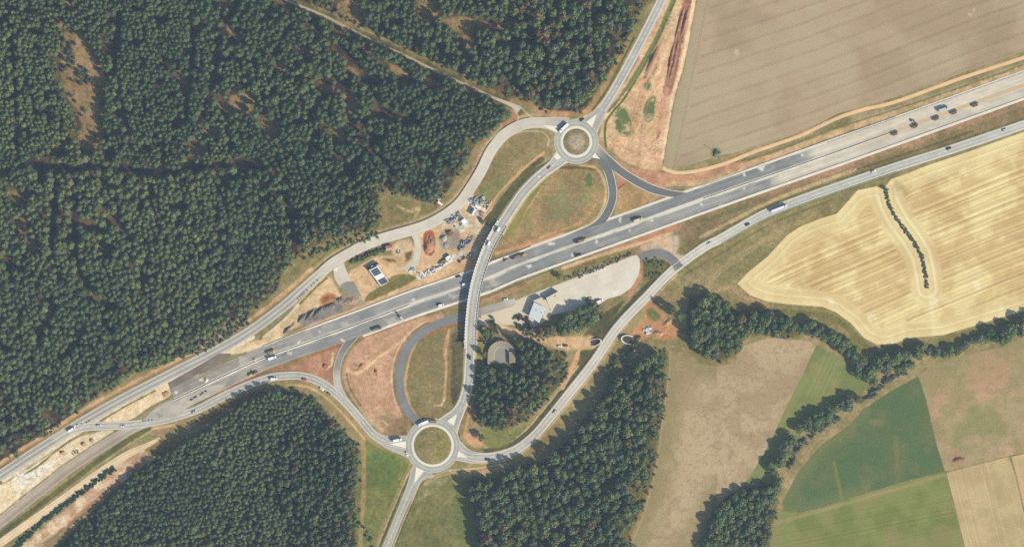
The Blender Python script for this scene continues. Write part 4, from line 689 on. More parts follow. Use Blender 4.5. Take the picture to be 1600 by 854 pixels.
def roofp(poly, z, name, mat, seams=0, par=b, L=L):
    m = MB(); m.extrude([wp(a, c) for a, c in poly], z, z + .28); A, B, C, D = [np.array(p) for p in (poly + poly[-1:])[:4]]
    for k in range(1, seams):
        t = k / seams; p, q = A + (B - A) * t, D + (C - D) * t; d = (B - A) / np.linalg.norm(B - A) * .16
        m.extrude([wp(*(p - d)), wp(*(p + d)), wp(*(q + d)), wp(*(q - d))], z + .26, z + .4)
    o = m.build(name, mat, par); o.location = (-L.x, -L.y, -L.z); return o
r1 = roofp(blue, 5.6, 'roof', plain('pale_blue_sheet_roof', (214, 221, 218), rough=.45, amp=.05), 9); roofp(be1, 5.0, 'roof', plain('beige_felt_roof', (214, 200, 174), rough=.9, amp=.1)); roofp(be2, 5.3, 'roof', plain('light_beige_roof', (220, 207, 180), rough=.9, amp=.1), 4)
for x, y in ((838, 484), (846, 488), (851, 468), (868, 463)):
    m = MB(); X, Y = wp(x, y); m.box(X - .6, X + .6, Y - .5, Y + .5, 5.2, 6.5, .1); o = m.build('roof_vent', M_CONC2, b); o.location = (-L.x, -L.y, 0)
for k in range(3):
    for (A, B) in ((blue[0], blue[3]), (blue[2], blue[1])):
        p = np.array(A) + (np.array(B) - np.array(A)) * (.2 + .28 * k); X, Y = wp(*p); m = MB(); m.box(X - .7, X + .7, Y - .7, Y + .7, 1.0, 2.4); o = m.build('window', plain('window_glass', (70, 84, 92), rough=.15), b); o.location = (-L.x, -L.y, 0)
# horseshoe hall
b = empty('horseshoe_hall', 784, 552); L = b.location; tag(b, 'round-ended horseshoe building with brown ring roof around a grey court, among trees', 'building')
def shoe(cx, cy, rx, ry, yb, n=26, x1=None):
    t = np.linspace(math.pi, 2 * math.pi, n); return [(cx - rx, yb - 1)] + [(cx + rx * math.cos(a), cy + ry * math.sin(a)) for a in t] + [(cx + rx, yb - 3)]
O = shoe(783.5, 553, 21.5, 21, 569.5); I = shoe(784, 553.5, 12, 12.5, 568.5)
m = MB(); k = len(O)
for z, fl in ((5.2, False), (0, True)):
    for i in range(k - 1):
        q = [(*wp(*O[i]), z), (*wp(*O[i + 1]), z), (*wp(*I[i + 1]), z - (1.4 if z > 0 else 0)), (*wp(*I[i]), z - (1.4 if z > 0 else 0))]; m.add(q, [(3, 2, 1, 0) if fl else (0, 1, 2, 3)])
for i in range(k - 1): m.add([(*wp(*O[i]), 0), (*wp(*O[i + 1]), 0), (*wp(*O[i + 1]), 5.2), (*wp(*O[i]), 5.2)], [(0, 1, 2, 3)]); m.add([(*wp(*I[i]), 0), (*wp(*I[i + 1]), 0), (*wp(*I[i + 1]), 3.8), (*wp(*I[i]), 3.8)], [(3, 2, 1, 0)])
for i in (0, k - 1): m.add([(*wp(*O[i]), 0), (*wp(*I[i]), 0), (*wp(*I[i]), 3.8), (*wp(*O[i]), 5.2)], [(0, 1, 2, 3)])
o = m.build('roof', plain('weathered_brown_roof', (160, 150, 132), rough=.9, amp=.22, scale=.5), b); o.location = (-L.x, -L.y, 0)
m = MB()
for i in range(1, k - 2, 2):
    a, c = np.array(O[i]), np.array(I[i]); d = np.array([-(c - a)[1], (c - a)[0]]); d = d / np.linalg.norm(d) * .12
    m.add([(*wp(*(a - d)), 5.32), (*wp(*(a + d)), 5.32), (*wp(*(c + d)), 3.92), (*wp(*(c - d)), 3.92)], [(3, 2, 1, 0)])
o = m.build('roof_seams', plain('seam_metal', (112, 104, 94), rough=.8), b); o.location = (-L.x, -L.y, 0)
o = prism_px(I, 0, 2.2, 'court', plain('grey_court_paving', (152, 152, 140), rough=.9, amp=.1), b, L)
m = MB()
for i in range(k - 1):
    a, c = np.array(I[i]), np.array(I[i + 1]); ce = np.array([784, 556]); m.extrude([wp(*a), wp(*c), wp(*(c + (ce - c) * .06)), wp(*(a + (ce - a) * .06))], 2.0, 2.9 if i < 14 else 4.2)
o = m.build('inner_kerb', plain('court_kerb', (196, 192, 178), rough=.9), b); o.location = (-L.x, -L.y, 0)
o = prism_px([(795, 549), (805, 549), (805.5, 565), (796, 568)], 0, 5.5, 'annex', plain('annex_roof', (152, 146, 130), rough=.9, amp=.15), b, L)
# solar-roofed site office
b = empty('site_office', 591, 430); L = b.location; tag(b, 'white-roofed site office with dark solar panels in the sandy compound', 'building')
SO = [(576.5, 422), (590, 415.5), (607.5, 440), (595.5, 447)]
prism_px(inset(SO, .6), 0, 3.2, 'wall', WALLM, b, L)
m = MB(); m.extrude([wp(*p) for p in SO], 3.2, 3.45); o = m.build('roof', plain('white_roof', (242, 240, 236), rough=.5, amp=.04), b); o.location = (-L.x, -L.y, 0)
A, B, C, D = [np.array(p) for p in SO]
PAN = plain('solar_panel', (84, 94, 108), rough=.25, spec=.5, amp=.08)
for r0, r1 in ((.06, .42), (.66, .97)):
    for k in range(3):
        u0, u1 = .12 + k * .28, .12 + k * .28 + .24; f = lambda u, v: tuple(A + (B - A) * v + (D - A) * u)
        a0 = r0 + (r1 - r0) * k / 3; a1 = r0 + (r1 - r0) * (k + .86) / 3
        m = MB(); m.extrude([wp(*f(a0, .1)), wp(*f(a0, .9)), wp(*f(a1, .9)), wp(*f(a1, .1))], 3.47, 3.6); o = m.build('solar_panel', PAN, b); o.location = (-L.x, -L.y, 0)
b = empty('solar_canopy', 581, 416); L = b.location; tag(b, 'dark flat solar canopy standing beside the white site office', 'canopy')
SC = [(571, 418.5), (588, 408.5), (592, 412), (576, 422)]
m = MB(); m.extrude([wp(*p) for p in SC], 2.7, 2.85); o = m.build('roof_panel', plain('dark_panel', (66, 74, 88), rough=.3), b); o.location = (-L.x, -L.y, 0)
m = MB(); m.extrude([wp(579.5, 416), wp(582.5, 414.3), wp(583.3, 415.2), wp(580.3, 416.9)], 2.86, 2.93); o = m.build('skylight', plain('skylight_white', (206, 210, 214)), b); o.location = (-L.x, -L.y, 0)
for x, y in inset(SC, 1.2):
    m = MB(); X, Y = wp(x, y); m.box(X - .12, X + .12, Y - .12, Y + .12, 0, 2.69); o = m.build('post', M_CONC2, b); o.location = (-L.x, -L.y, 0)
def hut(label, poly, h, roof, wall=(196, 186, 168), name='site_hut', pitch=0.0, cat='hut', group=None):
    c = np.mean(poly, 0); b = empty(name, c[0], c[1]); L = b.location; tag(b, label, cat, group)
    prism_px(inset(poly, .35), 0, h, 'wall', plain('hut_wall', wall, rough=.8), b, L)
    A, B, C, D = [np.array(p) for p in poly]; m = MB()
    if pitch:
        E, G = (A + D) / 2, (B + C) / 2
        m.add([(*wp(*A), h), (*wp(*B), h), (*wp(*G), h + pitch), (*wp(*E), h + pitch), (*wp(*C), h), (*wp(*D), h)], [(0, 1, 2, 3), (3, 2, 4, 5), (0, 3, 5), (1, 4, 2), (0, 5, 4, 1)])
    else: m.extrude([wp(*p) for p in poly], h + .003, h + .2)
    o = m.build('roof', plain('hut_roof', roof, rough=.7, amp=.1), b); o.location = (-L.x, -L.y, 0)
    if o.data.polygons[0].normal.z < 0: o.data.flip_normals()
    m = MB(); p = C + (D - C) * .5; X, Y = wp(*p); m.box(X - .5, X + .5, Y - .5, Y + .5, 0.02, min(2.1, h - .2)); o = m.build('door', plain('hut_door', (110, 104, 96)), b); o.location = (-L.x, -L.y, 0)
hut('small house with faded red pitched roof beside the pale access road', [(602.3, 384), (612.6, 382), (614.3, 390), (603.6, 392.3)], 3.0, (196, 148, 128), pitch=1.1, name='house', cat='house')
def bar(cx, cy, l, w, ang): a = math.radians(ang); u = np.array([math.cos(a), -math.sin(a)]); v = np.array([u[1], -u[0]]); c = np.array([cx, cy]); return [tuple(c + u * s * l / 2 + v * t * w / 2) for s, t in ((-1, 1), (1, 1), (1, -1), (-1, -1))]
hut('long white site cabin at the north end of the sandy compound', bar(747, 323.5, 10, 4, -27), 2.7, (244, 238, 232), name='site_cabin', cat='cabin')
hut('square white site cabin with bright roof in the middle of the compound', bar(725.5, 346, 7.5, 8, 40), 3.0, (246, 244, 240), name='site_cabin', cat='cabin')
hut('tall narrow white container casting a long shadow in the compound', bar(740.5, 331.5, 11, 3.2, 62), 4.4, (232, 232, 228), name='site_container', cat='container')
hut('dark grey container beside the bridge embankment in the compound', bar(753, 345, 10, 4, -62), 2.6, (92, 92, 92), (80, 80, 80), name='site_container', cat='container')
hut('brown wooden lean-to beside the small white van by the forest road', bar(683, 319.5, 5.5, 2, -60), 2.2, (158, 104, 86), name='site_shelter', cat='shelter')
hut('white open-topped materials shed at the east end of the rubble row', bar(700.5, 402, 9, 4.5, 34), 2.8, (240, 238, 234), name='materials_shed', cat='shed')
hut('small concrete cabin on the sandy track south of the blue roof', bar(831, 516, 6, 3.6, 60), 2.6, (214, 202, 178), name='site_hut')
# culvert portals
def portal(cx, cy, rx, ry, ang, label):
    b = empty('culvert_portal', cx, cy); L = b.location; tag(b, label, 'culvert'); a = math.radians(ang); m = MB(); n = 40
    pts = []
    for k in range(n + 1):
        t = -0.72 * math.pi + 1.44 * math.pi * k / n; x, y = rx * math.cos(t), ry * math.sin(t); f = (math.cos(t) + .62) / 1.62
        pts.append((x, y, .25 + 2.9 * max(f, 0)))
    ca, sa = math.cos(a), math.sin(a); rot = lambda x, y: (cx + x * ca + y * sa, cy - x * sa + y * ca)
    for i in range(n):
        (x0, y0, z0), (x1, y1, z1) = pts[i], pts[i + 1]; s = 1.22; v = []
        for x, y, z in ((x0, y0, z0), (x1, y1, z1)):
            for k, zz in ((1, 0), (s, 0), (s, z), (1, z)): v.append((*wp(*rot(x * k, y * k)), zz + .01))
        m.add(v, [(3, 7, 6, 2), (1, 2, 6, 5), (0, 4, 7, 3)])
    o = m.build('collar', M_CONC, b); o.location = (-L.x, -L.y, 0)
    m = MB(); q = [rot(x * .99, y * .99) for x, y, z in pts]; m.extrude([wp(*p) for p in q], 0.01, 0.14); o = m.build('floor', plain('shaded_mouth_floor', (88, 84, 74), rough=.7), b); o.location = (-L.x, -L.y, 0)  # dark floor colour stands in for shade inside the culvert mouth
    m = MB()
    for i in range(n // 4, 3 * n // 4):
        (x0, y0, z0), (x1, y1, z1) = pts[i], pts[i + 1]; d = 9
        m.add([(*wp(*rot(x0 * 1.1, y0 * 1.1)), z0 - .05), (*wp(*rot(x1 * 1.1, y1 * 1.1)), z1 - .05), (*wp(*rot(x1 * .35 + d * .55, y1)), max(z1 - 1.4, .02)), (*wp(*rot(x0 * .35 + d * .55, y0)), max(z0 - 1.4, .02))], [(0, 1, 2, 3)])
    return b
portal(929, 534.5, 9.5, 4.6, 14, 'oval concrete culvert mouth on the west side of the east road')
portal(982, 530.5, 10, 6, 168, 'oval concrete culvert mouth on the east side of the road, half under trees')
# ================================================================== TREES
def conifer_tpl(seed, n=125):
    r = np.random.default_rng(seed); V = []; F = []; sh = []; k = 3 + seed % 4; lob = [(r.random() * 6.28, .3 + .4 * r.random()) for _ in range(k)]
    for i in range(n):
        a = r.random() * 6.283; q = math.sqrt(r.random()) ** 1.1; e = 1 + .22 * math.sin(a * 2 + seed) + .16 * math.sin(a * 5 + seed * 2); rad = q * e
        zz = 1.0 - .42 * q ** 1.35 + (r.random() - .5) * .07; cl = .8 + .35 * (math.sin(a * (3 + seed % 3) + q * 7 + seed) * .5 + .5)
        p = np.array([rad * math.cos(a), rad * math.sin(a), zz]); d = np.array([math.cos(a) * (.45 + q), math.sin(a) * (.45 + q), .75 - .2 * q]) + r.normal(size=3) * .38; d /= np.linalg.norm(d)
        u = np.cross(d, [.2, .3, 1]); u /= np.linalg.norm(u); w = np.cross(d, u); s = .20 * (.7 + .6 * r.random()); sc = np.array([1, 1, .17]); b = len(V)
        V += [p + (-u - w * .7) * s * sc, p + (u - w * .6) * s * sc, p + (u * .3 + w) * s * sc]; F.append((b, b + 1, b + 2)); sh += [cl * (.85 + .3 * r.random())] * 3
        V += [p + (-u * .8 + w * .5) * s * sc, p + (-u * .2 - w) * s * sc, p + (u + w * .5) * s * sc]; F.append((b + 3, b + 4, b + 5)); sh += [cl * (.85 + .3 * r.random())] * 3
    for i in range(7):
        a0, a1 = 6.283 * i / 7, 6.283 * (i + 1) / 7; b = len(V); V += [(0, 0, .9), (.8 * math.cos(a0), .8 * math.sin(a0), .5), (.8 * math.cos(a1), .8 * math.sin(a1), .5)]; F.append((b, b + 1, b + 2)); sh += [.8] * 3
    return np.array(V), np.array(F), np.array(sh)
def broad_tpl(seed, nleaf=620, lobes=11, flat=.62, leaf=.17):
    r = np.random.default_rng(seed); C = []
    for i in range(lobes):
        a = 6.283 * i / lobes * 1.62 + r.random(); q = .62 * math.sqrt((i + .4) / lobes) * (.85 + .3 * r.random()); C.append((q * math.cos(a), q * math.sin(a), .58 + .3 * (1 - q / .62) + (r.random() - .5) * .16, .30 + .14 * r.random(), .82 + .36 * r.random()))
    C = np.array(C); V = []; F = []; sh = []; cnt = 0
    while cnt < nleaf:
        c = C[r.integers(lobes)]; d = r.normal(size=3); d /= np.linalg.norm(d)
        if d[2] < -.55: continue
        p = c[:3] + d * c[3] * (.82 + .26 * r.random()) * np.array([1, 1, .8])
        if np.any(np.linalg.norm((C[:, :3] - p) / np.array([1, 1, .8]), axis=1) < C[:, 3] * .72): continue
        n = d + r.normal(size=3) * .34; n /= np.linalg.norm(n); u = np.cross(n, [.3, .2, 1]); u /= np.linalg.norm(u); w = np.cross(n, u); a = r.random() * 6.28; u, w = u * math.cos(a) + w * math.sin(a), w * math.cos(a) - u * math.sin(a)
        s = leaf * (.6 + .7 * r.random()) / 2; b = len(V); V += [p - u * s - w * s * .7, p + u * s - w * s * .6, p + u * s * .8 + w * s * .8, p - u * s * .8 + w * s * .6]
        F += [(b, b + 1, b + 2), (b, b + 2, b + 3)]; sh += [c[4] * (.85 + .3 * r.random())] * 4; cnt += 1
    return np.array(V), np.array(F), np.array(sh)
def trunk_tpl(top, r0, seed, limbs=4):
    m = MB(); m.cyl((0, 0, 0), (0, 0, top), r0, r0 * .35, n=6); r = random.Random(seed)
    for i in range(limbs):
        a = r.random() * 6.28; z = top * (.5 + .35 * r.random()); m.cyl((0, 0, z), (math.cos(a) * .45, math.sin(a) * .45, z + top * .22), r0 * .4, r0 * .12, n=4)
    return m
CT = [conifer_tpl(k) for k in range(8)]; BT = [broad_tpl(100 + k) for k in range(7)]; ST = [broad_tpl(200 + k, 150, 5, leaf=.34) for k in range(4)]
def merge(tpls, inst, zsink=0.0):
    """inst rows: x,y (units), R, H (m), tint rgb(albedo), tpl"""
    Vs = []; Fs = []; Cs = []; n0 = 0
    for t, (V, F, sh) in enumerate(tpls):
        I = [i for i in inst if i[5] == t]
        if not I: continue
        xy = np.array([(i[0], i[1]) for i in I]); R = np.array([i[2] for i in I]); H = np.array([i[3] for i in I]); T = np.array([i[4] for i in I]); a = RNG.random(len(I)) * 6.283; ca, sa = np.cos(a)[:, None], np.sin(a)[:, None]
        X = (V[:, 0] * ca - V[:, 1] * sa) * R[:, None] + wx(xy[:, 0])[:, None]; Y = (V[:, 0] * sa + V[:, 1] * ca) * R[:, None] + wy(xy[:, 1])[:, None]; Z = V[:, 2] * H[:, None] - zsink
        Vs.append(np.stack([X, Y, Z], -1).reshape(-1, 3)); Fs.append((F[None] + (np.arange(len(I)) * len(V))[:, None, None]).reshape(-1, 3) + n0); Cs.append((T[:, None, :] * sh[None, :, None]).reshape(-1, 3)); n0 += len(I) * len(V)
    return np.concatenate(Vs), np.concatenate(Fs), np.concatenate(Cs)
def scatter(poly, sp, jit=.3, rot=0.0, gaps=True, edge=1.0, thin=0.0, seed=0, avoid=(), keep_noise=None):
    p = np.asarray(poly, float); c = p.mean(0); ext = np.abs(p - c).max() * 1.5; g = np.arange(-ext, ext, sp); X, Y = np.meshgrid(g, g); X[1::2] += sp / 2; Y = Y * .9
    r = np.random.default_rng(seed); X = X + (r.random(X.shape) - .5) * 2 * jit * sp; Y = Y + (r.random(X.shape) - .5) * 2 * jit * sp
    x = c[0] + X * math.cos(rot) - Y * math.sin(rot); y = c[1] + X * math.sin(rot) + Y * math.cos(rot); x, y = x.ravel(), y.ravel()
    k = (x > -34) & (x < 1634) & (y > -28) & (y < 882); x, y = x[k], y[k]
    sd = sdpoly(p, x, y); k = sd < -edge; x, y, sd = x[k], y[k], sd[k]
    if gaps:
        k = np.ones(len(x), bool)
        for q in CLEAR: k &= sdpoly(np.array(q, float), x, y) > 2.8
        for q, w in GAPS: k &= sdline(q, x, y) > w * .5 + 2.6 + (fbm(x, y, 9, 2, 5) - .5) * 5
        x, y, sd = x[k], y[k], sd[k]
    if thin: k = fbm(x, y, 16, 3, seed + 50) + (r.random(len(x)) - .5) * .12 > thin; x, y, sd = x[k], y[k], sd[k]
    k = np.ones(len(x), bool)
    for ln, d in avoid: k &= sdline(ln, x, y) > d
    return np.stack([x[k], y[k], sd[k]], 1)
def T(c, var=.12, r=random): f = 1 + (r.random() - .5) * 2 * var; return tuple(np.array(c) * f * np.array([1 + (r.random() - .5) * .14, 1, 1 + (r.random() - .5) * .14]))
GRN_C = (0.094, 0.138, 0.060); GRN_C2 = (0.152, 0.182, 0.068); GRN_B = (0.140, 0.190, 0.070); GRN_B2 = (0.19, 0.22, 0.076); AUT = (0.22, 0.165, 0.07); GREYG = (0.155, 0.18, 0.115)
def conifers(poly, sp, R, H, seed, rot=0, thin=.36, keep=None, tone=0.0):
    out = []; rr = random.Random(seed); P = scatter(poly, sp, .3, rot, True, 1.5, thin, seed, avoid=[([(q[0], q[1]) for q in TRACK], 4.2)]); n1 = fbm(P[:, 0], P[:, 1], 60, 3, seed + 7); n2 = fbm(P[:, 0], P[:, 1], 130, 2, seed + 9)
    for (x, y, d), a, b in zip(P, n1, n2):
        if keep and not keep(x, y): continue
        b = min(1, max(0, (b - .5) * 2.2 + .5 + tone))
        f = (.82 + .42 * a + .44 * (rr.random() - .5)) * (1.3 if rr.random() < .09 else 1); t = np.array(GRN_C) * (1 - b) + np.array(GRN_C2) * b
        if x < 40 and 60 < y < 230 and rr.random() < .5: t = np.array(GRN_B2)
        if rr.random() < .10: continue
        if rr.random() < .015: t = np.array((.11, .10, .055))
        out.append((x, y, R * f * (.85 + .3 * rr.random()), H * (.74 + .46 * a) * (.9 + .2 * rr.random()), T(t, .24, rr), rr.randrange(8), d, 'c'))
    return out
def broads(poly, sp, R, H, seed, thin=0.0, edge=2.5, aut=.04, avoid=(), tint=None):
    out = []; rr = random.Random(seed)
    for x, y, d in scatter(poly, sp, .3, .4, True, edge, thin, seed, avoid=avoid):
        f = .72 + .6 * rr.random(); u = rr.random(); t = AUT if u < aut else GREYG if u < aut + .08 else GRN_B2 if u < .4 else GRN_B
        out.append((x, y, R * f, H * (.7 + .3 * f) * (.9 + .2 * rr.random()), T(tint or t, .15, rr), rr.randrange(7), d, 'b'))
    return out
WOOD_SPLIT_X = 800
inst_c = conifers(FA, 7.0, 2.75, 15, 1, rot=.12, thin=.335, keep=lambda x, y: y < 262 and x < 330 + (y - 100) * .2)
inst_c += conifers(FA, 7.8, 2.95, 16, 5, rot=.75, thin=.385, keep=lambda x, y: (y < 262 or x > 440) and x >= 330 + (y - 100) * .2, tone=-.1)
inst_c += conifers(FA, 8.5, 3.25, 16, 6, rot=.4, thin=.35, keep=lambda x, y: y >= 262 and x <= 440 and not (x >= 330 + (y - 100) * .2 and y < 262), tone=.15)
FBW = [p for p in FB if p[0] < 790] + [(800, 150), (800, 60), (790, -40)]; FBE = [(795, -40), (803, 60), (806, 148)] + [p for p in FB if p[0] > 812]
for x, y, d in scatter(CLEAR[0], 6.5, .45, .3, False, 1.0, .56, 77): inst_c.append((x, y, 1.4 + .9 * random.random(), 2.5 + 3 * random.random(), T((.085, .105, .06), .25), random.randrange(8), 9, 'c'))
inst_c += conifers(FBW, 7.8, 3.0, 16, 2, rot=.5, thin=.38)
inst_c += conifers(FC, 7.0, 2.7, 14, 3, rot=.9, thin=.24)
inst_c = [(i[0], i[1], i[2], i[3] * (.5 + .5 * min(1, abs(i[6]) / 22)) if (i[1] + .62 * i[0] > 800 and i[0] < 270) else i[3], *i[4:]) for i in inst_c]
# patches of broadleaf inside the conifer forest
bro = []
for q, s, n in (([(500, 212), (522, 220), (520, 262), (508, 270), (496, 250)], 11, 11), ([(440, 330), (520, 330), (580, 345), (560, 362), (500, 376), (450, 400), (425, 390)], 12, 12), ([(520, 290), (580, 250), (600, 290), (590, 320), (540, 330)], 12, 13), ([(215, 555), (240, 525), (260, 545), (230, 570)], 9, 14), ([(440, 680), (520, 660), (555, 720), (550, 840), (480, 854), (430, 780)], 11, 15), ([(125, 850), (170, 800), (240, 735), (245, 765), (170, 845), (130, 880)], 11, 16)):
    bb = broads(q, s, 3.6, 10 if n == 16 else 15.5, n, edge=1); bro += bb
    if bb:
        bxy = np.array([(b[0], b[1]) for b in bb]); inst_c = [i for i in inst_c if np.min((bxy[:, 0] - i[0]) ** 2 + (bxy[:, 1] - i[1]) ** 2) > 30]
bro += broads(FBE, 13, 5.0, 15, 21, aut=.14, thin=.30)
bro += broads(FE, 13, 5.2, 15, 22, aut=.03, thin=.27)
single_b = []
def grp(lst, label, group): 
    for i in lst: single_b.append((i, label, group))
A_LOOP = [([(q[0], q[1]) for q in EAST], 12), ([(q[0], q[1]) for q in BRIDGE], 14)]
hall = [(760, 530), (808, 530), (808, 572), (762, 572)]
fd = [i for i in broads(FD, 11.5, 4.0, 13, 31, edge=2, avoid=A_LOOP) if sdpoly(np.array(hall, float), np.array([i[0]]), np.array([i[1]]))[0] > 1]
grp(fd, 'dark green broadleaf tree in the grove around the horseshoe building', 'trees of the grove by the horseshoe building')
grp(broads(FD2, 9, 4.6, 10, 32, edge=2), 'bushy broadleaf tree in the belt between the gravel yard and the sandy track', 'trees south of the gravel yard')
grp(broads(FF, 12, 5.2, 12.5, 33, edge=3), 'tall dark broadleaf tree in the clump between the brown field and the waste ground', 'trees of the clump above the brown field')
grp(broads(FI, 12, 5, 10.5, 34, edge=3), 'tall broadleaf tree in the clump at the bottom edge below the olive meadow', 'trees of the clump at the bottom edge')
def along(pts, step, R, H, seed, w=3, label='', group='', prob=1.0):
    rr = random.Random(seed); q = spline(pts, step)
    for x, y in q:
        if rr.random() > prob: continue
        f = .75 + .5 * rr.random(); u = rr.random(); t = GREYG if u < .2 else GRN_B2 if u < .35 else GRN_B
        single_b.append(((x + (rr.random() - .5) * 2 * w, y + (rr.random() - .5) * 2 * w, R * f, H * (.75 + .35 * f) * (.9 + .2 * rr.random()), T(t, .15, rr), rr.randrange(7), 0, 'b'), label, group))
L1 = 'broadleaf hedgerow tree in the winding row below the left part of the stubble field'; L2 = 'broadleaf hedgerow tree in the row between the stubble field and the pinkish field'; L3 = 'hedgerow tree in the row between the olive meadow and the dark green field'
along([(1252, 508), (1275, 514), (1298, 524), (1318, 540), (1335, 557), (1346, 575), (1358, 594)], 5, 5.4, 8.5, 41, 8, L1, 'hedgerow trees below the stubble field')
along([(1366, 572), (1392, 560), (1418, 550), (1440, 546)], 5, 5.5, 9, 42, 8, L2, 'hedgerow trees beside the pinkish field'); along([(1450, 548), (1472, 552), (1495, 545), (1520, 534), (1542, 527)], 6, 4.2, 6, 43, 5, L2, 'hedgerow trees beside the pinkish field')
along([(1550, 524), (1562, 528), (1575, 520), (1592, 512), (1606, 502), (1622, 494)], 6, 5.4, 10, 44, 6, L2, 'hedgerow trees beside the pinkish field'); along([(1382, 578), (1405, 575), (1425, 570)], 6, 3.4, 5, 45, 5, L2, 'hedgerow trees beside the pinkish field')
along([(1336, 628), (1318, 632), (1304, 640), (1282, 650), (1265, 657), (1252, 668)], 4.8, 5.4, 8.5, 46, 7, L3, 'hedgerow trees beside the dark green field'); along([(1238, 688), (1228, 700), (1218, 718), (1208, 735)], 5.5, 5.3, 8.5, 47, 6, L3, 'hedgerow trees beside the dark green field'); along([(1215, 745), (1212, 760), (1206, 775)], 6, 5, 8.5, 48, 5, L3, 'hedgerow trees beside the dark green field')
for x, y, R, H, lb in ((1060, 492, 6.2, 20, 'lone tall tree casting a long shadow onto the east road'), (873, 432, 3.6, 6, 'round dark bush on the grass strip between motorway and gravel yard'), (672, 309, 4.6, 9, 'round pale green tree alone at the forest edge above the small white van'), (776, 510, 3.6, 7, 'small broadleaf tree north of the horseshoe building, by the sandy yard edge'), (1385, 296, 2.2, 5, 'dark rounded shrub at the top end of the hedge in the stubble field'), (1082, 522, 5.6, 16, 'broad tree on the left flank of the clump, next to the orange bare earth'), (752, 684, 4, 9, 'tree at the south tip of the grove beside the southern roundabout')):
    single_b.append(((x, y, R, H, T(GREYG if x == 672 else GRN_B), 3, 0, 'b'), lb, None))
# which trees are things of their own: the largest broadleaf ones, and the largest conifers on the wood edges
bro.sort(key=lambda i: -i[2]); nb = max(0, 290 - len(single_b))
for i in bro[:nb]:
    e = i[0] > 1600 or False
    if i[0] > 700 and i[1] > 500: single_b.append((i, 'large broadleaf tree in the wood between the east road and the brown field', 'large trees of the wood by the brown field'))
    elif i[0] > 790: single_b.append((i, 'large broadleaf tree in the mixed wood north of the northern roundabout', 'large trees of the wood by the north road'))
    elif i[1] > 600: single_b.append((i, 'large broadleaf tree standing inside the south-western conifer wood', 'large broadleaf trees inside the south-western conifer wood'))
    else: single_b.append((i, 'large broadleaf tree standing inside the north-western conifer forest', 'large broadleaf trees inside the north-western forest'))
rest_b = bro[nb:]
single_b.sort(key=lambda s: (s[2] is not None, -s[0][2])); rest_b += [s[0] for s in single_b[298:]]; single_b = single_b[:298]
vis = lambda i: 3 < i[0] < 1597 and 3 < i[1] < 851
inst_c.sort(key=lambda i: -i[2] - (2.0 if i[6] > -9 else 0) + (0 if vis(i) else 9))
single_c = inst_c[:290]; rest_c = inst_c[290:]
def stuff(name, tp, inst, mat, trunk_top, trunk_r, label):
    V, F, C = merge(tp, inst); k = 4; TV = []; TF = []; n0 = len(V)
    xy = np.array([(i[0], i[1]) for i in inst]); H = np.array([i[3] for i in inst]); a = np.arange(4) * math.pi / 2
    X = wx(xy[:, 0])[:, None] + np.tile(np.cos(a) * trunk_r, 2)[None] * np.array([1] * 4 + [.4] * 4); Y = wy(xy[:, 1])[:, None] + np.tile(np.sin(a) * trunk_r, 2)[None] * np.array([1] * 4 + [.4] * 4); Z = H[:, None] * np.array([0] * 4 + [trunk_top] * 4)
    tv = np.stack([X, Y, Z], -1).reshape(-1, 3); f = []
    for j in range(4): f += [(j, (j + 1) % 4, 4 + (j + 1) % 4), (j, 4 + (j + 1) % 4, 4 + j)]
    tf = (np.array(f)[None] + (np.arange(len(inst)) * 8)[:, None, None]).reshape(-1, 3) + n0
    o = link(name, raw_mesh(name, np.concatenate([V, tv]), np.concatenate([F, tf]), np.concatenate([C, np.full((len(tv), 3), (.10, .08, .06))])), mat)
    return tag(o, label, 'forest', None, 'stuff')
print('conifers', len(inst_c), 'broad', len(bro), 'single_b', len(single_b))
stuff('conifer_forest', CT, [i[:6] for i in rest_c], M_NEEDLE, .8, .2, 'dense dark plantation of conifers filling the west and north')
stuff('broadleaf_woodland', BT, [i[:6] for i in rest_b], M_LEAF, .6, .3, 'mixed broadleaf woodland with uneven crowns beside roads and fields')
# single trees with shared crown meshes (several tints per shape)
cmesh = {}
def crown_mesh(kind, t, tint):
    q = tuple(np.round(np.log(np.array(tint)) * 6).astype(int)); key = (kind, t, q)
    if key not in cmesh:
        V, F, sh = (BT if kind == 'b' else CT)[t]; c = np.array(tint)[None] * sh[:, None]; me = raw_mesh('crown', V, F, c); me.materials.append(M_LEAF if kind == 'b' else M_NEEDLE); cmesh[key] = me
    return cmesh[key]
tb = trunk_tpl(.72, .07, 1).mesh('trunk'); tb.materials.append(M_BARK); tc = trunk_tpl(.85, .06, 2, 0).mesh('trunk'); tc.materials.append(M_BARK)
def tree(i, label, group, name):
    x, y, R, H, t, k = i[:6]; r = empty(name, x, y, 0, RNG.random() * 6.28); tag(r, label, 'tree', group)
    cr = link('crown', crown_mesh(i[7], k, t), None, r); cr.scale = (R, R, H)
    tr = link('trunk', tb if i[7] == 'b' else tc, None, r); tr.scale = (R * .9, R * .9, H); return r
for i, lb, g in single_b: tree(i, lb, g, 'broadleaf_tree')
for i in single_c:
    x, y = i[0], i[1]
    if x > 430 and y < 165 and (x - 445) * .42 > y - 3: lb, g = 'large spruce in the northern wood above the forest track', 'large conifers above the forest track'
    elif y > 600 and x > 60 and y > 900 - x: lb, g = 'large spruce in the south-western wood below the motorway', 'large conifers of the south-western wood'
    else: lb, g = 'large spruce in the western forest left of the forest track', 'large conifers of the western forest'
    tree(i, lb, g, 'conifer_tree')
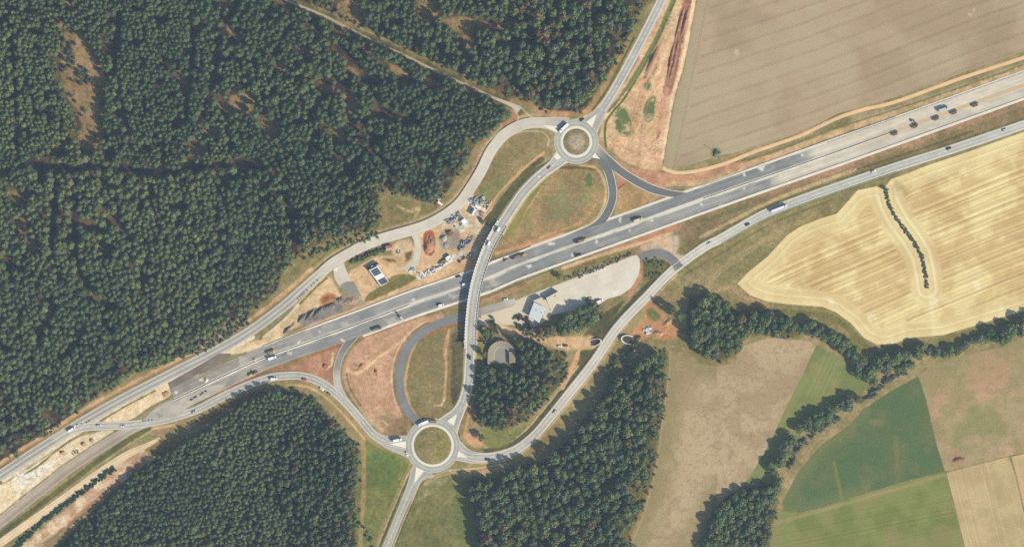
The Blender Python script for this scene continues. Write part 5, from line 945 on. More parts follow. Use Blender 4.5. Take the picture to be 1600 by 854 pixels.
# hedges and shrubs
def hedge(name, pts, w, R, H, seed, label, step=3.0, tint=GRN_B, cat='hedge'):
    rr = random.Random(seed); inst = []
    for x, y in spline(pts, step): 
        for k in range(2): inst.append((x + (rr.random() - .5) * w, y + (rr.random() - .5) * w, R * (.7 + .6 * rr.random()), H * (.6 + .7 * rr.random()), T(tint, .22, rr), rr.randrange(4)))
    V, F, C = merge(ST, inst); V[:, 2] = np.maximum(V[:, 2] * 1.15 - .25 * H, 0.06); c = V.mean(0); c[2] = 0
    o = link(name, raw_mesh(name, V - c, F, C), M_LEAF); o.location = c; return tag(o, label, cat)
hedge('hedge', HEDGE, 5, 1.2, 1.0, 1, 'narrow dark hedge of reeds and bushes curving through the stubble field', 1.6, (.13, .15, .075))
hedge('hedge', [(178, 731), (150, 752), (110, 782), (70, 812), (40, 838), (18, 860)], 7, 1.9, 1.5, 2, 'long dark green planted hedge beside the sandy track in the south-west', 2.5, (.045, .085, .042))
hedge('hedge', [(552, 410), (575, 399), (598, 392)], 5, 1.7, 2.0, 3, 'low dark hedge between the pale road and the small red house', 3)
hedge('hedge', [(884, 436), (905, 428), (930, 419), (950, 411)], 7, 1.2, 1.0, 4, 'scrubby dry hedge along the top left of the gravel yard', 3.5, (.19, .18, .10))
hedge('hedge', [(955, 409), (972, 402), (985, 396)], 7, 1.3, 1.3, 5, 'scrubby hedge along the top right corner of the gravel yard', 3.5, (.17, .17, .10))
hedge('hedge', [(1008, 412), (1022, 408), (1034, 412), (1030, 424), (1012, 434)], 10, 1.3, 1.3, 6, 'bushy planting inside the bend of the dark turning road', 4.5, (.15, .165, .09))
hedge('scrub_patch', [(806, 498), (816, 494), (826, 504), (820, 512), (808, 508)], 8, 1.9, 2.4, 7, 'dry brown scrub patch left of the blue roofed building', 3, (.12, .11, .06), 'scrub')
hedge('scrub_patch', [(1000, 532), (985, 545), (965, 562), (950, 585)], 10, 2.2, 3.5, 8, 'dark scrub on the wood edge under the eastern culvert mouth', 4, GRN_B, 'scrub')
hedge('scrub_patch', [(1385, 592), (1400, 588), (1412, 580), (1372, 606), (1360, 618)], 8, 2.0, 2.6, 9, 'pale scrub at the corner between the green field and the hedgerow', 4, GREYG, 'scrub')
hedge('scrub_patch', [(1345, 628), (1360, 616), (1376, 604)], 5, 1.6, 1.8, 10, 'thin scrub line joining two hedgerows above the dark green field', 4, GREYG, 'scrub')
hedge('scrub_patch', [(1272, 672), (1290, 660), (1308, 652), (1256, 690), (1244, 706), (1234, 728)], 8, 2.0, 2.6, 11, 'grey brushwood along the left edge of the dark green field', 4, GREYG, 'scrub')
hedge('scrub_patch', [(300, 548), (320, 538), (345, 526), (365, 512), (385, 498)], 16, 2.0, 2.4, 12, 'low thicket on the forest edge beside the old road in the west', 3, GREYG, 'scrub')
hedge('scrub_patch', [(210, 578), (235, 570), (260, 562), (290, 552)], 10, 2.2, 3, 13, 'bright green thicket on the forest edge in the west', 3, GRN_B2, 'scrub')
hedge('scrub_patch', [(480, 402), (510, 388), (550, 376), (590, 368)], 10, 1.8, 2.2, 14, 'loose scrub along the forest edge above the pale road', 4, GRN_B2, 'scrub')

# undergrowth along the wood edges, weeds on the verges
rr = random.Random(99); und = []
for poly, w_ in ((FA, 5), (FBW, 5), (FC, 5), (FE, 6), (FF, 5), (FD, 5), (FD2, 4), (FI, 5), (FBE, 5)):
    q = spline(list(poly) + [poly[0]], 3.4)
    for x, y in q:
        if not (-10 < x < 1610 and -10 < y < 864) or fbm(np.array([x]), np.array([y]), 18, 2, 4)[0] < .42: continue
        x += (rr.random() - .5) * 2 * w_; y += (rr.random() - .5) * 2 * w_
        if min(sdline([(a[0], a[1]) for a in R_], np.array([x]), np.array([y]))[0] for R_ in (WEST, EAST, NORTH, SWEST, TRACK)) < 8.5: continue
        und.append((x, y, .9 + 1.3 * rr.random(), 1.2 + 2.4 * rr.random(), T(GRN_B2 if rr.random() < .5 else GREYG, .25, rr), rr.randrange(4)))
V, F, C = merge(ST, und); V[:, 2] = np.maximum(V[:, 2] - .3, .05)
tag(link('undergrowth', raw_mesh('undergrowth', V, F, C), M_LEAF), 'low bushes and saplings scattered along the wood edges', 'undergrowth', None, 'stuff')
def tuft(seed):
    r = np.random.default_rng(seed); V = []; F = []; sh = []
    for i in range(9):
        a = r.random() * 6.28; q = .75 * r.random(); s = .35; p = np.array([q * math.cos(a), q * math.sin(a), 0]); b = len(V); t = r.random() * 6.28
        V += [p + np.array([math.cos(t) * s, math.sin(t) * s, .1]), p + np.array([-math.cos(t) * s, -math.sin(t) * s, .1]), p * 1.4 + np.array([math.sin(t) * s, -math.cos(t) * s, 1 - .4 * q])]; F.append((b, b + 1, b + 2)); sh += [.8 + .4 * r.random()] * 3
    return np.array(V), np.array(F), np.array(sh)
TT = [tuft(k) for k in range(4)]; wd = []
DRY = (.30, .255, .15); OLV = (.22, .225, .11); GRS = (.13, .19, .085)
for poly, sp, th, cols in (([(862, 260), (932, 264), (946, 300), (925, 344), (835, 378), (800, 380), (805, 352), (832, 312)], 4.5, .47, (DRY, OLV, OLV)), ([(710, 508), (684, 516), (646, 560), (642, 620), (656, 645), (700, 636), (716, 600), (722, 530)], 4, .44, (DRY, OLV)), ([(800, 216), (840, 208), (856, 226), (815, 268), (770, 312), (748, 305), (775, 242)], 4.5, .47, (DRY, OLV)), ([(1062, 432), (1200, 350), (1318, 304), (1300, 330), (1245, 352), (1155, 440), (1165, 468), (1100, 455), (1045, 452)], 4.2, .42, (DRY, OLV, DRY)),
    ([(1066, 360), (1200, 302), (1400, 231), (1600, 158), (1600, 186), (1400, 248), (1200, 318), (1090, 380)], 4.2, .43, (DRY, OLV, DRY)), ([(950, 170), (1010, 110), (1040, 130), (1030, 250), (960, 236), (942, 215)], 6, .54, (GRS, OLV)), ([(566, 704), (632, 718), (620, 790), (602, 850), (562, 850)], 4.5, .46, (GRS, OLV, DRY)), ([(664, 760), (726, 748), (742, 850), (615, 850), (645, 800)], 4.5, .46, (GRS, OLV, DRY)), ([(596, 302), (655, 318), (686, 315), (655, 342), (592, 362), (596, 330)], 4, .43, (DRY, OLV)), ([(545, 560), (640, 510), (690, 498), (640, 535), (615, 595), (625, 655), (585, 658), (545, 605)], 8, .55, (DRY, OLV)), ([(1180, 486), (1290, 496), (1340, 545), (1368, 560), (1300, 520), (1200, 494)], 4, .45, (OLV, DRY)), ([(15, 770), (90, 712), (165, 680), (110, 712), (30, 785)], 7, .56, (OLV, DRY)), ([(570, 465), (606, 440), (640, 430), (648, 436), (605, 456)], 3.5, .4, (OLV, GRS)), ([(745, 685), (800, 676), (835, 655), (800, 690)], 3.5, .4, (GRS, OLV))):
    for x, y, d in scatter(poly, sp, .48, .3, False, .5, th, int(poly[0][0])): wd.append((x, y, .45 + .6 * rr.random(), .12 + .25 * rr.random(), T(rr.choice(cols), .25, rr), rr.randrange(4)))
V, F, C = merge(TT, wd); V[:, 2] = np.maximum(V[:, 2], .03)
print('und', len(und), 'weeds', len(wd))
tag(link('weeds', raw_mesh('weeds', V, F, C), M_LEAF), 'tufts of grass and weeds scattered over the verges and banks', 'weeds', None, 'stuff')
# ================================================================== VEHICLES
GLASS = plain('vehicle_glass', (46, 54, 62), rough=.1, spec=.6, amp=.05); TYRE = plain('tyre', (44, 44, 46), rough=.9); LAMP = plain('headlight', (240, 238, 226), rough=.2); REARL = plain('tail_light', (170, 50, 44), rough=.3); CHAS = plain('chassis', (70, 70, 72), rough=.8)
def paint(c): return plain('vehicle_paint', c, rough=.35, spec=.5, amp=.03)
def wheels(root, xs_, hw, r, w=.24):
    for x in xs_:
        for s in (-1, 1):
            m = MB(); m.cyl((x, s * hw - w / 2, r), (x, s * hw + w / 2, r), r, n=12); m.build('wheel', TYRE, root)
def bev(o, w=.06):
    md = o.modifiers.new('bevel', 'BEVEL'); md.width = w; md.segments = 2; md.limit_method = 'ANGLE'; return o
def car(x, y, dx, dy, col, label, L=4.5, W=1.82, H=1.48, z=.12, group=None, rake=0.0):
    r = empty('car', x, y, z, hd(dx, dy)); tag(r, label, 'car', group); h = L / 2
    m = MB(); m.prism([(-h, .35), (h, .35), (h, .72), (h - .25, .86), (h * .42, .95), (-h + .1, .98), (-h, .8)], -W / 2, W / 2); bev(m.build('body', paint(col), r), .08)
    m = MB(); m.prism([(-h * .86, .97), (h * .40, .95), (h * .10, H), (-h * .62, H)], -W / 2 + .08, W / 2 - .08, .3); m.build('windows', GLASS, r)
    m = MB(); m.box(-h * .60, h * .08, -W / 2 + .26, W / 2 - .26, H + .004, H + .05); bev(m.build('roof', paint(col), r), .02)
    wheels(r, (-h * .6, h * .62), W / 2 - .1, .32)
    for s in (-1, 1):
        m = MB(); m.box(h - .12, h + .01, s * .62 - .2, s * .62 + .2, .6, .74); m.build('headlight', LAMP, r); m = MB(); m.box(-h - .02, -h + .1, s * .66 - .16, s * .66 + .16, .66, .82); m.build('tail_light', REARL, r)
    return r
def van(x, y, dx, dy, col, label, L=6.0, W=2.1, H=2.5, z=.12, group=None):
    r = empty('van', x, y, z, hd(dx, dy)); tag(r, label, 'van', group); h = L / 2
    m = MB(); m.prism([(-h, .4), (h, .4), (h, .95), (h - .7, 1.25), (h - 1.55, H), (-h, H)], -W / 2, W / 2); bev(m.build('body', paint(col), r), .1)
    m = MB(); m.prism([(h - .74, 1.29), (h - 1.5, H - .12), (h - 1.46, H - .08), (h - .69, 1.30)], -W / 2 + .12, W / 2 - .12); m.build('windscreen', GLASS, r)
    for s in (-1, 1):
        m = MB(); m.box(h - 2.3, h - 1.3, s * W / 2 - .02, s * W / 2 + .02, 1.3, 1.95); m.build('side_window', GLASS, r); m = MB(); m.box(h - .05, h + .02, s * .75 - .2, s * .75 + .2, .7, .95); m.build('headlight', LAMP, r)
    wheels(r, (-h * .62, h * .6), W / 2 - .12, .36); return r
def lorry(x, y, dx, dy, col, label, L=12.0, W=2.5, H=3.8, cab=None, z=.12, gap=.5, group=None):
    r = empty('lorry', x, y, z, hd(dx, dy)); tag(r, label, 'lorry', group); h = L / 2; cab = cab or col; cl = 2.2
    m = MB(); m.box(h - cl, h, -W / 2 + .05, W / 2 - .05, .6, H - .65, 0.0); m.box(h - cl + .2, h - .5, -W / 2 + .25, W / 2 - .25, H - .65, H - .2, .12); bev(m.build('cab', paint(cab), r), .12)
    m = MB(); m.box(h - .02, h + .03, -W / 2 + .2, W / 2 - .2, 1.8, 2.7); m.build('windscreen', GLASS, r)
    m = MB(); m.box(-h, h - cl - gap, -W / 2, W / 2, 1.05, H); bev(m.build('cargo_box', paint(col), r), .05)
    m = MB(); m.box(-h + .1, h - .3, -.5, .5, .6, 1.04); m.build('chassis', CHAS, r)
    wheels(r, [h - 1.2, -h + 1.4, -h + 2.7] + ([-h + 4.0] if L > 12 else []), W / 2 - .18, .5, .3)
    for s in (-1, 1): m = MB(); m.box(h - .03, h + .04, s * .9 - .2, s * .9 + .2, .8, 1.05); m.build('headlight', LAMP, r)
    return r
def tipper(x, y, dx, dy, col, label, bed=(150, 140, 124), L=8.0, W=2.5, z=.12, load=(170, 140, 110), group=None):
    r = empty('tipper_truck', x, y, z, hd(dx, dy)); tag(r, label, 'dump truck', group); h = L / 2
    m = MB(); m.box(h - 2, h, -W / 2 + .05, W / 2 - .05, .6, 2.7); m.box(h - 1.7, h - .4, -W / 2 + .3, W / 2 - .3, 2.7, 2.95, .1); bev(m.build('cab', paint(col), r), .1)
    m = MB(); m.box(h - .01, h + .03, -W / 2 + .2, W / 2 - .2, 1.6, 2.4); m.build('windscreen', GLASS, r)
    m = MB(); m.box(-h, h - 2.3, -W / 2, W / 2, 1.1, 1.3)
    for a in ((-h, h - 2.3, -W / 2, -W / 2 + .14), (-h, h - 2.3, W / 2 - .14, W / 2), (-h, -h + .14, -W / 2 + .14, W / 2 - .14), (h - 2.44, h - 2.3, -W / 2 + .14, W / 2 - .14)): m.box(*a, 1.302, 2.5)
    m.build('tipper_bed', paint(bed), r)
    m = MB(); m.box(-h + .2, h - 2.5, -W / 2 + .2, W / 2 - .2, 1.303, 2.35, .5); m.build('load', plain('soil_load', load, rough=.95), r)
    m = MB(); m.box(-h + .2, h - .2, -.5, .5, .6, 1.09); m.build('chassis', CHAS, r); wheels(r, [h - 1.1, -h + 1.2, -h + 2.5], W / 2 - .18, .5, .3); return r
def excavator(x, y, dx, dy, col, label, z=.12, arm_a=0.0, k=1.0):
    r = empty('excavator', x, y, z, hd(dx, dy)); tag(r, label, 'excavator')
    for s in (-1, 1): m = MB(); m.prism([(-1.9, .25), (-1.5, 0), (1.5, 0), (1.9, .25), (1.9, .65), (1.5, .9), (-1.5, .9), (-1.9, .65)], s * 1.15 - .3, s * 1.15 + .3); m.build('track', TYRE, r)
    ca, sa = math.cos(arm_a), math.sin(arm_a); up = bpy.data.objects.new('upper_body', None)
    m = MB(); m.box(-2.0, 1.2, -1.3, 1.3, 1.0, 1.9); m.box(-2.0, -1.0, -1.2, 1.2, 1.9, 2.2, .1); o = bev(m.build('body', paint(col), r), .08); o.rotation_euler.z = arm_a
    m = MB(); m.box(.1, 1.5, .1, 1.25, 1.902, 3.0, .1); o = m.build('cab', GLASS, r); o.rotation_euler.z = arm_a; m = MB(); m.box(.15, 1.4, .15, 1.2, 3.003, 3.1); o = m.build('cab_roof', paint(col), r); o.rotation_euler.z = arm_a
    bpy.data.objects.remove(up); ARM = plain('arm_steel', (92, 86, 74), rough=.6)
    m = MB(); m.cyl((1.2, -.3, 1.7), (4.2 * k, -.3, 4.4), .32, .26, n=6); o = m.build('boom', ARM, r); o.rotation_euler.z = arm_a
    m = MB(); m.cyl((4.2 * k, -.3, 4.4), (6.2 * k, -.3, 1.6), .26, .2, n=6); o = m.build('stick', ARM, r); o.rotation_euler.z = arm_a
    m = MB(); m.prism([(6.0 * k, 1.6), (6.6 * k, 1.3), (6.5 * k, .5), (5.6 * k, .35), (5.7 * k, 1.0)], -.85, .25); o = m.build('bucket', ARM, r); o.rotation_euler.z = arm_a
    return r
def roller(x, y, dx, dy, col, label, z=.12):
    r = empty('road_roller', x, y, z, hd(dx, dy)); tag(r, label, 'road roller')
    for xx in (-1.5, 1.5): m = MB(); m.cyl((xx, -.85, .62), (xx, .85, .62), .62, n=16); m.build('drum', plain('drum_steel', (120, 120, 118), rough=.4, metal=.4), r)
    m = MB(); m.box(-2.2, 2.2, -.9, .9, 1.26, 1.6); m.box(-2.0, -.6, -.8, .8, 1.602, 2.0, .1); bev(m.build('body', paint(col), r), .06)
    for a, b in ((-.5, -.7), (-.5, .7), (.9, -.7), (.9, .7)): m = MB(); m.cyl((a, b, 1.6), (a, b, 2.7), .06, n=5); m.build('post', CHAS, r)
    m = MB(); m.box(-.7, 1.1, -.9, .9, 2.7, 2.82); m.build('canopy', paint(col), r); return r
def loader(x, y, dx, dy, col, label, z=.12):
    r = empty('wheel_loader', x, y, z, hd(dx, dy)); tag(r, label, 'loader')
    m = MB(); m.box(-2.6, -.4, -1.1, 1.1, .9, 2.1, .12); m.box(-.3, 1.4, -.8, .8, .9, 1.6); bev(m.build('body', paint(col), r), .1)
    m = MB(); m.box(-.6, .7, -.75, .75, 2.0, 3.1, .12); m.build('cab', GLASS, r); m = MB(); m.box(-.55, .6, -.7, .7, 3.103, 3.2); m.build('cab_roof', paint(col), r)
    m = MB(); [m.cyl((.9, s * .6, 1.5), (2.8, s * .6, .8), .14, n=5) for s in (-1, 1)]; m.build('lift_arm', CHAS, r)
    m = MB(); m.prism([(2.6, .2), (3.7, .15), (3.5, .35), (2.9, .5), (2.8, 1.2), (2.6, 1.2)], -1.3, 1.3); m.build('bucket', paint(col), r); wheels(r, (-1.7, 1.2), 1.0, .72, .5); return r
WHT = (246, 246, 244); SIL = (206, 208, 208); DKB = (48, 58, 88); BLK = (54, 58, 62); RED = (166, 52, 52); GRY = (128, 132, 136)
# on the public roads
lorry(881, 200, -15, 14, WHT, 'white lorry entering the northern roundabout from the east road arm', L=11.5, H=3.7)
car(909.5, 187, 14, -12, BLK, 'dark car leaving the northern roundabout up the north road')
car(857.5, 261.5, 10, -10, RED, 'red car driving up the bridge road to the northern roundabout')
car(841.5, 276.5, -12, 11, WHT, 'white car coming down the bridge road behind the red one')
van(778.5, 360, -9, 15, WHT, 'white van on the bridge just past the northern abutment', z=6.8)
van(763.5, 381.5, -6, 14, WHT, 'white pick-up van with dark load on the bridge above the compound', L=5.6, z=7.0, H=2.0)
car(734.5, 558, 0, 10, BLK, 'dark car on the ramp road south of the bridge', z=5.2)
van(112, 670.5, 14, -9, WHT, 'large white van on the main road in the far west', L=7.5, H=2.9)
car(154.5, 664, 10, -1, SIL, 'silver car in the curve, leading car of the pair in the west'); car(192, 665.5, -10, 0, WHT, 'white car in the curve, right of the silver car in the west')
car(303.5, 643, 12, -6, SIL, 'silver car half in tree shade below the western carriageway')
van(428, 591.5, 12, -1, WHT, 'white delivery van at the bend beside the spruce shadows', L=6.5, H=2.7)
car(475.5, 592, 12, 2, RED, 'red car in the bend above the south-western wood'); car(502.5, 607, 10, 7, WHT, 'white car in the queue of two on the curved road to the southern roundabout'); car(514.5, 614.5, 10, 8, GRY, 'grey car following the white one to the southern roundabout')
lorry(621, 687, 13, -3, WHT, 'tall white box lorry waiting at the west arm of the southern roundabout', L=8.5, H=4.2)
lorry(661.5, 660.5, -12, 5, WHT, 'white tanker-like lorry on top of the southern roundabout', L=10.5, H=3.5); tipper(674.5, 657.5, -12, 0, (92, 96, 104), 'dark tipper truck following the white lorry on the southern roundabout', L=9)
car(636, 708, 4, 9, WHT, 'white car on the south-west rim of the southern roundabout'); car(762, 717, 12, 0, BLK, 'dark car on the east arm leaving the southern roundabout'); car(867, 643, -8, 10, SIL, 'silver car on the curve of the east road by the grove')
lorry(1217, 326, 24, -9.4, (232, 234, 234), 'long white articulated lorry on the east road', L=16.2, H=3.9)
car(1168, 350.5, 12, -6, DKB, 'dark blue car on the east road behind the long lorry'); car(1108.5, 380.5, -10, 6, WHT, 'white car on the east road near the dark turning road'); car(1364.5, 268, 10, -4, WHT, 'white car on the east road near the field gate'); car(1482.5, 232, 12, -5, DKB, 'dark blue car on the east road beside the large stubble field', L=4.9); car(1569.5, 203, 10, -4, SIL, 'silver car on the east road at the right edge')
# on the motorway site
tipper(807, 401, -14, 5, (90, 88, 82), 'dark tipper truck with orange loader behind it, east of the bridge', L=9.5); loader(817.5, 398.5, -12, 4, (236, 168, 88), 'orange wheel loader behind the dark tipper east of the bridge')
roller(791.5, 407, 10, -4, (206, 152, 132), 'pinkish road roller on the north carriageway by the bridge'); car(716, 431.5, 12, -4, BLK, 'dark car on the north carriageway west of the bridge shadow'); van(726, 443.5, 12, -5, WHT, 'white van at the edge of the bridge shadow on the motorway', L=5); car(732.5, 449.5, 12, -5, SIL, 'silver car inside the bridge shadow on the motorway')
van(689, 476.5, 12, -4, WHT, 'white van on the southern carriageway west of the bridge', L=5.2); tipper(589, 513.5, 14, -4, (104, 104, 100), 'dark grey tipper truck on the southern carriageway above the red earth', L=9)
excavator(627, 496, -10, -6, (222, 208, 190), 'pale excavator with raised arm on the southern carriageway', arm_a=-.3, k=1.15)
tipper(423.5, 549.5, 12, -4, (226, 192, 130), 'sand-coloured tipper truck on the western north carriageway', bed=(214, 186, 140)); lorry(425.5, 559, 14, -5, WHT, 'white lorry beside the median in the west', L=8.5, H=3.2); roller(392, 585.5, 12, -6, (226, 206, 84), 'yellow road roller on the western south carriageway'); loader(397, 582, 12, -6, (98, 96, 92), 'dark machine just behind the yellow roller')
lorry(997, 343.5, 14, -5, (224, 206, 172), 'beige covered lorry by the median in the middle of the site', L=9, H=3.3); tipper(905.5, 376.5, -12, 4, (80, 78, 72), 'dark tipper near the median with a yellow machine in front'); roller(914.5, 374, 10, -4, (220, 190, 110), 'small yellow roller near the median east of the dark tipper'); loader(902.5, 398.5, 10, -3, (84, 84, 82), 'dark loader at the white dust patch by the southern rail')
TG = 'vehicles standing on the median of the pale east end'
for x, y, lb in ((1399, 209, 'brown-grey tipper westernmost on the sandy median of the pale carriageways'), (1430.5, 197.5, 'tipper on the sandy median with a small machine right above it'), (1463.5, 185.5, 'tipper on the sandy median just below the big grey truck'), (1491.5, 176, 'tipper on the sandy median, second from the east'), (1524.5, 164.5, 'easternmost tipper standing on the sandy median')):
    tipper(x, y, 12, -4.4, (196, 178, 162), lb, bed=(176, 158, 142), L=6.6, group=TG, load=(140, 122, 106))
lorry(1474, 171, 13, -4.5, (190, 198, 204), 'big grey truck parked on the pale northern carriageway', L=10, H=3.8); excavator(1427, 190, 6, 8, (178, 160, 146), 'small brown excavator above a tipper on the pale carriageway', arm_a=.4, k=.8)
car(790, 467.5, 11, -2, WHT, 'white car parked on the grey road into the gravel yard'); van(936.5, 470.5, 12, -4, WHT, 'white van at the bottom edge of the gravel yard', L=6.5); car(922.5, 466, 10, -1, (214, 212, 96), 'bright yellow car beside the trees on the gravel yard'); car(874.5, 540.5, 10, -1, WHT, 'white car parked on the sandy track in the grove'); car(883.5, 539.5, 10, 0, (84, 66, 56), 'dark brown car next to the white one on the sandy track'); van(687.5, 317.5, 8, 6, WHT, 'small white van parked off the forest road beside the brown shelter', L=5, H=2.1)

# ================================================================== HEAPS, STACKS, POLES
def heap(x, y, rx, ry, ang, h, col, label, seed, name='soil_heap', cat='heap', col2=None, rough=.5):
    R = np.linspace(0, 1, 16); Tt = np.linspace(0, 2 * math.pi, 41)[:-1]; rr, tt = np.meshgrid(R, Tt, indexing='ij'); a = math.radians(ang); lx, ly = rx * rr * np.cos(tt), ry * rr * np.sin(tt)
    w = 1 + (fbm(np.cos(tt) * 2 + seed, np.sin(tt) * 2, 1, 2, seed) - .5) * .6; lx, ly = lx * w, ly * w; X = lx * math.cos(a) + ly * math.sin(a); Y = -lx * math.sin(a) + ly * math.cos(a)
    Z = h * (1 - rr ** 1.7) * (.35 + 1.3 * fbm(X + x, Y + y, max(rx, ry) * .35, 3, seed)) + (fbm(X + x, Y + y, 1.5, 2, seed + 5) - .5) * rough * (1 - rr); Z = np.maximum(Z, 0) - .02
    n, k = len(R), len(Tt); id_ = np.arange(n * k).reshape(n, k); nx = np.roll(id_, -1, 1); F = np.stack([id_[:-1], id_[1:], nx[1:], nx[:-1]], -1).reshape(-1, 4)[:, ::-1]
    c = blend((X + x).ravel(), (Y + y).ravel(), col, col2 or tuple(v * .86 for v in col), 3, seed); V = np.stack([X * S, -Y * S, Z], -1).reshape(-1, 3)
    o = link(name, raw_mesh(name, V, F[:, ::-1] if False else F, alb(np.clip(c, 8, 245))), M_GROUND); o.location = (*wp(x, y), .05); return tag(o, label, cat)
heap(669.5, 383, 7.5, 17, 0, 2.2, (190, 144, 118), 'long red-brown soil heap at the compound entrance', 1, col2=(170, 124, 102)); heap(674.5, 377, 4, 5, 30, 3.2, (166, 152, 132), 'small grey mound on top edge of the red-brown heap', 2)
heap(693, 372, 6.5, 5, 20, 2.6, (186, 180, 168), 'pale grey gravel heap in the middle of the compound', 3, 'gravel_heap'); heap(703, 364, 7, 5.5, -40, 2.8, (160, 132, 116), 'brownish rubble heap beside the pale grey gravel heap', 4, 'rubble_heap'); heap(697, 383, 5, 5, 0, 1.2, (178, 170, 152), 'low grey gravel spread south of the pale heap', 5, 'gravel_heap')
heap(696, 405, 13, 4.5, 32, 2.0, (134, 126, 92), 'long grassy bank behind the rubble row by the motorway', 6, 'earth_bank')
for k, (x, y, rx, ry, a, h) in enumerate(((472, 497, 10, 3.4, 45, 2.6), (484, 492, 11, 3.0, 52, 2.4), (498, 486, 12, 3.6, 40, 2.6), (515, 479, 12, 5, 20, 2.8), (531, 468, 6, 4.5, 30, 2.4), (449, 515, 9, 3, 45, 1.8))):
    heap(x, y, rx, ry, a, h, (136, 132, 126), ['dark milled-asphalt ridge, westernmost of the parallel grey ridges', 'narrow dark ridge of milled asphalt, second from the west', 'dark ridge of milled asphalt next to the brown pool of mud', 'broad grey ridge of milled asphalt below the brown mud', 'small grey mound of milled asphalt at the east end of the ridges', 'low dark rubble ridge nearest the old road in the west'][k], 20 + k, 'asphalt_heap', col2=(112, 110, 108))
heap(549, 470, 12, 6, 15, 1.6, (166, 142, 122), 'wide low brown gravel heap under the grey fan of asphalt', 30, 'gravel_heap', col2=(180, 158, 136)); heap(513, 468, 10, 6, 10, .7, (180, 132, 98), 'flat orange-brown clay heap above the grey asphalt ridges', 31, 'clay_heap')
for k, (x, y, r, c, lb) in enumerate(((97, 706, 4, (196, 150, 118), 'small reddish soil heap on the sand, westernmost of three'), (130, 693, 4, (196, 150, 116), 'small reddish soil heap in the middle of the sandy strip'), (143, 687, 3.6, (196, 156, 126), 'small reddish soil heap at the narrow end of the sandy strip'), (259, 615, 6, (206, 176, 136), 'trampled sand heap beside the start of the new asphalt'), (566, 571, 5.5, (196, 150, 120), 'ring-shaped earth heap by the new slip road'), (508, 571, 4.5, (176, 122, 96), 'small dark red heap beside the slip road'), (587, 580, 3, (168, 126, 100), 'small dark clod heap in the middle of the red earth'), (322, 593, 4.5, (226, 214, 186), 'round pale gravel heap on the dark asphalt in the west'), (1497, 717, 11, (150, 120, 104), 'brown manure heap at the edge of the pinkish field'), (398, 561, 4, (224, 208, 176), 'round pale sand heap on the western north carriageway'))):
    heap(x, y, r, r * (.35 if x == 1497 else .8), 12, 1.4, c, lb, 40 + k)
heap(1028, 520, 9, 5, -15, 1.8, (204, 158, 124), 'orange earth heap by the eastern culvert works', 60, 'earth_heap'); heap(1045, 503, 12, 4, 35, 1.6, (208, 166, 132), 'orange earth ridge running up from the culvert works', 61, 'earth_heap'); heap(1013, 514, 7, 5, 10, 1.6, (226, 222, 214), 'pale rubble heap at the eastern culvert works', 62, 'rubble_heap')
for k, (x, y, r, a) in enumerate(((1034, 25, 24, 75), (1022, 95, 20, 65))): pass
for k, (a, b, h, lb) in enumerate((((1078, 5), (1064, 60), 1.6, 'long purplish topsoil ridge near the top edge beside the crop field'), ((1061, 62), (1047, 125), 1.6, 'long purplish topsoil ridge beside the crop field, south of the first'), ((1070, 8), (1056, 60), 1.4, 'narrow topsoil ridge left of the long one at the top edge'), ((1054, 66), (1043, 122), 1.4, 'narrow topsoil ridge on the left side of the southern ridge'), ((1029, 72), (1010, 112), 1.6, 'dark overgrown topsoil ridge beside the north road'))):
    c = ((a[0] + b[0]) / 2, (a[1] + b[1]) / 2); d = math.hypot(b[0] - a[0], b[1] - a[1]); heap(c[0], c[1], d / 2, 3.3, math.degrees(math.atan2(-(b[1] - a[1]), b[0] - a[0])), h, (178, 134, 112) if k < 4 else (140, 118, 96), lb, 70 + k, 'topsoil_ridge', col2=(150, 112, 98), rough=1.6)
def stack(x, y, ang, n, l, w, h, cols, label, name='material_stack', sp=(7, 5), seed=0, cat='stack'):
    """one stack of boards, slabs or pipes lying across each other"""
    rr = random.Random(seed); r = empty(name, x, y, .05, math.radians(ang)); tag(r, label, cat)
    for k in range(int(n * 2.0)):
        m = MB(); L_ = l * (.3 + .65 * rr.random()); W_ = w * (.4 + .7 * rr.random()); H_ = h * (.5 + .9 * rr.random()); m.box(-L_ / 2, L_ / 2, -W_ / 2, W_ / 2, 0, H_)
        o = bev(m.build('pallet_load', plain('stacked_material', rr.choice(cols), rough=.8), r), .05); o.location = ((rr.random() - .5) * sp[0], (rr.random() - .5) * sp[1], 0.01 * k); o.rotation_euler.z = (rr.random() - .5) * .7
    return r
GW = [(238, 236, 232), (206, 204, 200), (150, 150, 150), (224, 214, 196)]; BLU = [(96, 124, 170), (120, 144, 182), (214, 216, 220), (78, 84, 96)]; BRN = [(150, 112, 90), (206, 190, 168), (98, 84, 74), (184, 160, 136)]
stack(746, 314, 20, 16, 4, 1.6, 1.3, [(170, 176, 180), (198, 200, 198), (226, 216, 196), (126, 130, 134)], 'untidy grey and pale stack of formwork at the top of the compound', sp=(14, 7), seed=1)
stack(761, 320, 60, 9, 3, 1.2, 1.1, GW + BRN, 'pale and brown timber stack near the bridge embankment', sp=(9, 5), seed=2); stack(752, 334, -40, 6, 2.6, 1.2, 1.2, BRN, 'dark red-brown stack right of the tall narrow container', sp=(5, 4), seed=3)
stack(709, 340, 36, 14, 4.4, .9, 1.1, [(150, 156, 164), (190, 192, 194), (110, 120, 136), (224, 220, 210)], 'grey pipe and beam stack along the pale road', sp=(15, 5), seed=4); stack(716, 350, 20, 8, 3, 1.4, 1.0, GW, 'pale slab stack left of the square white cabin', sp=(9, 5), seed=5)
